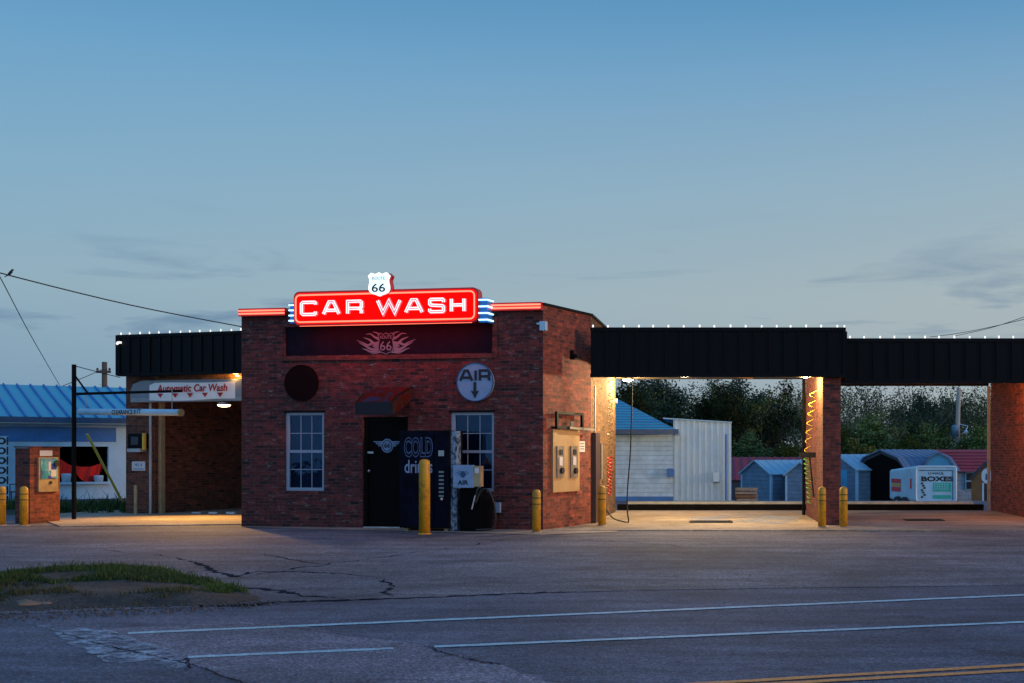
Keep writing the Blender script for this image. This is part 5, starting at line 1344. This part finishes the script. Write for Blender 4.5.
# wing corner lamp
q = P(117.3, 343.5, 31.1); m = MB(); m.ball(q, .035, 8); m.box(q.x, q.x+.1, q.y-.02, q.y+.02, q.z, q.z+.05)
tag(m.build('corner_light', M['bulb'], smooth=False), 'tiny white light on the outer edge of the left black canopy', 'lamp')
# bird
f_ = 210/443; D = 1/((1-f_)/20+f_/29.5); q = P(10, 275.5, D)
m = MB(); m.ball(q+Vector((0, 0, .075)), .05, 10, (1.3, .8, .8)); 
a = math.radians(50)
m = MB(); body = [(-.10, -.02, -.03), (-.06, 0, .0), (-.02, 0, .03), (.03, 0, .085), (.055, 0, .125), (.075, 0, .15), (.10, 0, .15), (.125, 0, .145)]
m.tube([q+Vector((x_, y_, z_+.015)) for x_, y_, z_ in [(a_*.62, b_*.62, c_*.62-.002) for a_, b_, c_ in body]], [v_*.62 for v_ in (.012, .024, .042, .045, .032, .030, .022, .003)], 10)
m.tube([q+Vector((-.045, 0, .004)), q+Vector((-.105, -.0, -.03))], [.011, .006], 6)
for dy in (-.012, .012): m.tube([q+Vector((.0, dy, .03)), q+Vector((.0, dy, .0))], .003, 5)
tag(m.build('bird', M['feather'], smooth=True), 'small dark bird perched on the thick overhead wire', 'bird')

# ------------------------------------------------------------------ trees
def make_tree(seed, h, leafy, mat, nl=6000, ls=.16):
    r = random.Random(seed); br = MB(); tips = []
    def grow(p, d, ln, rad, lev):
        n = 4; pts = [p]; rs = [rad]
        for i in range(n):
            d = (d+Vector((r.uniform(-.22, .22), r.uniform(-.22, .22), r.uniform(-.06, .16)))).normalized()
            p = p+d*ln/n; pts.append(p); rs.append(rad*(1-.5*(i+1)/n))
            if lev >= 1: tips.append((p, lev))
        br.tube(pts, rs, 5 if lev < 2 else 3)
        if lev < (5 if leafy < 1 else 4):
            for k_ in range(r.choice((2, 3, 3)) if lev else 5):
                i = r.randint(1 if lev else 2, n); a_ = r.uniform(0, 2*PI); sp = r.uniform(.5, 1.05)
                nd = (d*math.cos(sp)+Vector((math.cos(a_), math.sin(a_), .15))*math.sin(sp)).normalized()
                grow(pts[i], nd, ln*r.uniform(.55, .78), rs[i]*.65, lev+1)
    grow(Vector((0,0,-.2)), Vector((0,0,1)), h*.42, h*.022, 0)
    if leafy:
        lf = MB(); clumps = [t_ for t_ in tips if r.random() < .55]; shade = None
        for _ in range(nl):
            p, lv = r.choice(clumps)
            q = p+Vector((r.gauss(0, .30), r.gauss(0, .30), r.gauss(0, .22))); a = Vector((r.gauss(0,1), r.gauss(0,1), r.gauss(0,1))).normalized()*ls*r.uniform(.5, 1.3); b = a.orthogonal().normalized()*ls*r.uniform(.3, .7)
            lf.add([q-a, q+b, q+a, q-b], [(0,1,2,3)])
    mx = max(v.z for v in br.v); sc = h/mx
    for v in br.v: v *= sc
    me1 = br
    t = empty('tree', (0,0,0)); br.build('trunk', M['bark'], t, fixn=False)
    if leafy:
        for v in lf.v: v *= sc
        lf.build('crown', mat, t, fixn=False)
    return t
protos = [make_tree(1, 8.6, 1, M['leaf'], 8500, .11), make_tree(2, 8.0, 1, M['leaf'], 7000, .11), make_tree(3, 9.0, .5, M['leaf_b'], 2200, .10),
          make_tree(4, 9.5, .5, M['leaf'], 1300, .10), make_tree(5, 6.0, 1, M['leaf_b'], 6000, .14)]
rt = random.Random(21); used = set(); idx = 0
plan = []
for px in range(570, 800, 17): plan.append((px+rt.uniform(-6, 6), rt.uniform(76, 92), rt.choice((0, 1, 0, 2)), rt.uniform(.92, 1.06)))
for px in range(590, 1100, 26): plan.append((px+rt.uniform(-8, 8), rt.uniform(98, 112), rt.choice((0, 1, 3)), rt.uniform(.90, 1.1)))
for px in range(806, 1090, 19): plan.append((px+rt.uniform(-6, 6), rt.uniform(78, 95), rt.choice((2, 3, 3, 3)), rt.uniform(.95, 1.12)))
for px in range(600, 1080, 26): plan.append((px+rt.uniform(-10, 10), rt.uniform(71, 75), 4, rt.uniform(.40, .78)))
for px in (70, 84, 93, 112, 121, 135): plan.append((px, rt.uniform(112, 130), rt.choice((3, 2)), rt.uniform(.82, .95)))
kinds = ['dense dark green tree', 'broad dark green tree', 'pale spring green tree', 'thin bare branched tree', 'low bushy green tree']
hts = (8.6, 8.0, 9.0, 9.5, 6.0)
plan = [(px, D, ki, ((EYE+(VY-(rt.uniform(374, 392) if px < 806 else (rt.uniform(362, 382) if ki == 3 else rt.uniform(384, 404))))*D/FP+1.0)/hts[ki]) if (D > 76 and px > 200) else sc) for px, D, ki, sc in plan]
plan.sort(key=lambda a: (a[0]))
def mark(px, D):
    if px < 200: return 'seen above the blue shop roof'
    for lim, s_ in ((612, 'behind the lit bay wall'), (673, 'behind the white building'), (731, 'behind the corrugated annex'), (806, 'behind the pale roofed shed'), (842, 'behind the brick pillar'), (873, 'behind the cyan door shed'), (930, 'behind the dark barn shed'), (990, 'behind the red roofed shed')):
        if px < lim: return s_
    return 'beyond the end wall'
for px, D, ki, sc in plan:
    if ki not in used: o = protos[ki]; used.add(ki)
    else: o = copy_tree(protos[ki])
    o.location = (X(px, D), D, gz(D)-.05); o.rotation_euler.z = rt.uniform(0, 6.28); o.scale = (sc*rt.uniform(.9, 1.15), sc*rt.uniform(.9, 1.15), sc)
    row = 'in the front row' if D < 76 else ('in the middle row' if D < 96 else 'in the far row')
    o['label'] = '%s %s, %s' % (kinds[ki], mark(px, D), row); o['category'] = 'tree'
    o['group'] = ('trees above the shop roof' if px < 200 else ' '.join(['woodland', kinds[ki].split()[0], kinds[ki].split()[1], 'trees', mark(px, D), row]))
for i, p_ in enumerate(protos):
    if i not in used: bpy.data.objects.remove(p_)
# far wooded mass that closes the view between trunks
rb = random.Random(5); m = MB()
for _ in range(30000):
    x = rb.uniform(-14, 46); y = rb.uniform(113, 122); hmax = (5.7 if x < 8 else 3.3)+1.2*mn.noise(Vector((x*.18, 3, 1)))+.6*mn.noise(Vector((x*.9, 3, 2))); z = -1+rb.random()**.8*hmax
    q = Vector((x, y, z)); a = Vector((rb.gauss(0,1), rb.gauss(0,1), rb.gauss(0,1))).normalized()*rb.uniform(.12, .26); b = a.orthogonal().normalized()*rb.uniform(.1, .2)
    m.add([q-a, q+b, q+a, q-b], [(0,1,2,3)])
tag(m.build('distant_woods', M['leaf'], fixn=False, kind='stuff'), 'dark mass of distant woodland behind the tree rows', 'woods')

# ------------------------------------------------------------------ world, sun
w = bpy.data.worlds.new('World'); scene.world = w; w.use_nodes = True; t = w.node_tree; t.nodes.clear()
out = t.nodes.new('ShaderNodeOutputWorld'); bgn = t.nodes.new('ShaderNodeBackground'); t.links.new(bgn.outputs[0], out.inputs[0])
tc = t.nodes.new('ShaderNodeTexCoord'); sx = t.nodes.new('ShaderNodeSeparateXYZ'); t.links.new(tc.outputs['Generated'], sx.inputs[0])
def wramp(src, stops):
    r_ = t.nodes.new('ShaderNodeValToRGB'); e = r_.color_ramp.elements
    while len(e) < len(stops): e.new(.5)
    for el, (p, c) in zip(e, stops): el.position = p; el.color = (*c, 1) if hasattr(c, '__len__') else (c, c, c, 1)
    t.links.new(src, r_.inputs[0]); return r_.outputs[0]
def wmix(f, a, b, mode='MIX'):
    x = t.nodes.new('ShaderNodeMix'); x.data_type = 'RGBA'; x.blend_type = mode
    for s_, v in ((x.inputs[0], f), (x.inputs[6], a), (x.inputs[7], b)):
        if isinstance(v, (int, float)): s_.default_value = v
        elif isinstance(v, tuple): s_.default_value = (*v, 1)
        else: t.links.new(v, s_)
    return x.outputs[2]
grad = wramp(sx.outputs['Z'], [(0, s2l((110, 146, 176))), (.06, s2l((132, 162, 184))), (.12, s2l((146, 175, 191))), (.20, s2l((132, 173, 199))), (.29, s2l((107, 161, 200))), (.36, s2l((84, 145, 190))), (.55, (.10, .26, .52)), (1, (.11, .26, .56))])
# warmer, paler towards the sunset side (right)
mr = t.nodes.new('ShaderNodeMapRange'); mr.inputs['From Min'].default_value = -.5; mr.inputs['From Max'].default_value = .6; t.links.new(sx.outputs['X'], mr.inputs['Value'])
low = wramp(sx.outputs['Z'], [(0, 1.), (.12, .75), (.35, .0)])
ml = t.nodes.new('ShaderNodeMath'); ml.operation = 'MULTIPLY'; t.links.new(mr.outputs[0], ml.inputs[0]); t.links.new(low, ml.inputs[1])
sky = wmix(ml.outputs[0], grad, s2l((184, 188, 182)))
# thin streaky clouds low over the horizon
mp = t.nodes.new('ShaderNodeMapping'); mp.inputs['Scale'].default_value = (4.2, 4.2, 30); mp.inputs['Location'].default_value = (3.1, 1.7, .4); t.links.new(tc.outputs['Generated'], mp.inputs[0])
nz = t.nodes.new('ShaderNodeTexNoise'); nz.inputs['Scale'].default_value = 1.5; nz.inputs['Detail'].default_value = 7; nz.inputs['Roughness'].default_value = .55; nz.inputs['Distortion'].default_value = .4; t.links.new(mp.outputs[0], nz.inputs['Vector'])
sd_ = t.nodes.new('ShaderNodeMath'); sd_.operation = 'MULTIPLY_ADD'; t.links.new(sx.outputs['X'], sd_.inputs[0]); sd_.inputs[1].default_value = .12; t.links.new(nz.outputs[0], sd_.inputs[2])
cl = wramp(sd_.outputs[0], [(.53, 0.), (.68, .85)])
band = wramp(sx.outputs['Z'], [(.0, 1.), (.10, 1.), (.15, .30), (.19, 0.)])
mc = t.nodes.new('ShaderNodeMath'); mc.operation = 'MULTIPLY'; t.links.new(cl, mc.inputs[0]); t.links.new(band, mc.inputs[1])
sky = wmix(mc.outputs[0], sky, s2l((88, 122, 158)))
nz2 = t.nodes.new('ShaderNodeTexNoise'); nz2.inputs['Scale'].default_value = 1.1; nz2.inputs['Detail'].default_value = 4
mp2 = t.nodes.new('ShaderNodeMapping'); mp2.inputs['Scale'].default_value = (1.2, 1.2, 7); t.links.new(tc.outputs['Generated'], mp2.inputs[0]); t.links.new(mp2.outputs[0], nz2.inputs['Vector'])
sky = wmix(.15, sky, wramp(nz2.outputs[0], [(.3, (.82, .86, .90)), (.7, (1.12, 1.08, 1.02))]), 'MULTIPLY')
# the sky behind the camera, opposite the street, is brighter
nb = t.nodes.new('ShaderNodeMapRange'); nb.inputs['From Min'].default_value = .15; nb.inputs['From Max'].default_value = -.6; nb.inputs['To Min'].default_value = 1; nb.inputs['To Max'].default_value = 1.6; t.links.new(sx.outputs['Y'], nb.inputs['Value'])
vs_ = t.nodes.new('ShaderNodeVectorMath'); vs_.operation = 'SCALE'; t.links.new(sky, vs_.inputs[0]); t.links.new(nb.outputs[0], vs_.inputs['Scale']); sky = vs_.outputs[0]
t.links.new(sky, bgn.inputs[0]); bgn.inputs[1].default_value = 1.0

sd = bpy.data.lights.new('sun', 'SUN'); sd.energy = 1.45; sd.angle = math.radians(14); sd.color = (1, .56, .30)
so = bpy.data.objects.new('sun', sd); COL.objects.link(so)
d = Vector((-1, .32, -.115)).normalized(); so.rotation_euler = d.to_track_quat('-Z', 'Y').to_euler(); so.location = (20, -5, 10)

# ------------------------------------------------------------------ camera
cd = bpy.data.cameras.new('camera'); cam = bpy.data.objects.new('camera', cd); COL.objects.link(cam)
cd.sensor_width = 36; cd.lens = FP/1024*36; cam.location = (0, 0, EYE); cam.rotation_euler = (math.radians(90), 0, 0)
cd.shift_x = (512-VX)/1024; cd.shift_y = (VY-341.5)/1024; cd.clip_end = 3000; cd.clip_start = .1
scene.camera = cam
scene.view_settings.view_transform = 'Standard'; scene.view_settings.look = 'None'; scene.view_settings.exposure = 0; scene.view_settings.gamma = 1
scene.render.resolution_x = 1024; scene.render.resolution_y = 683
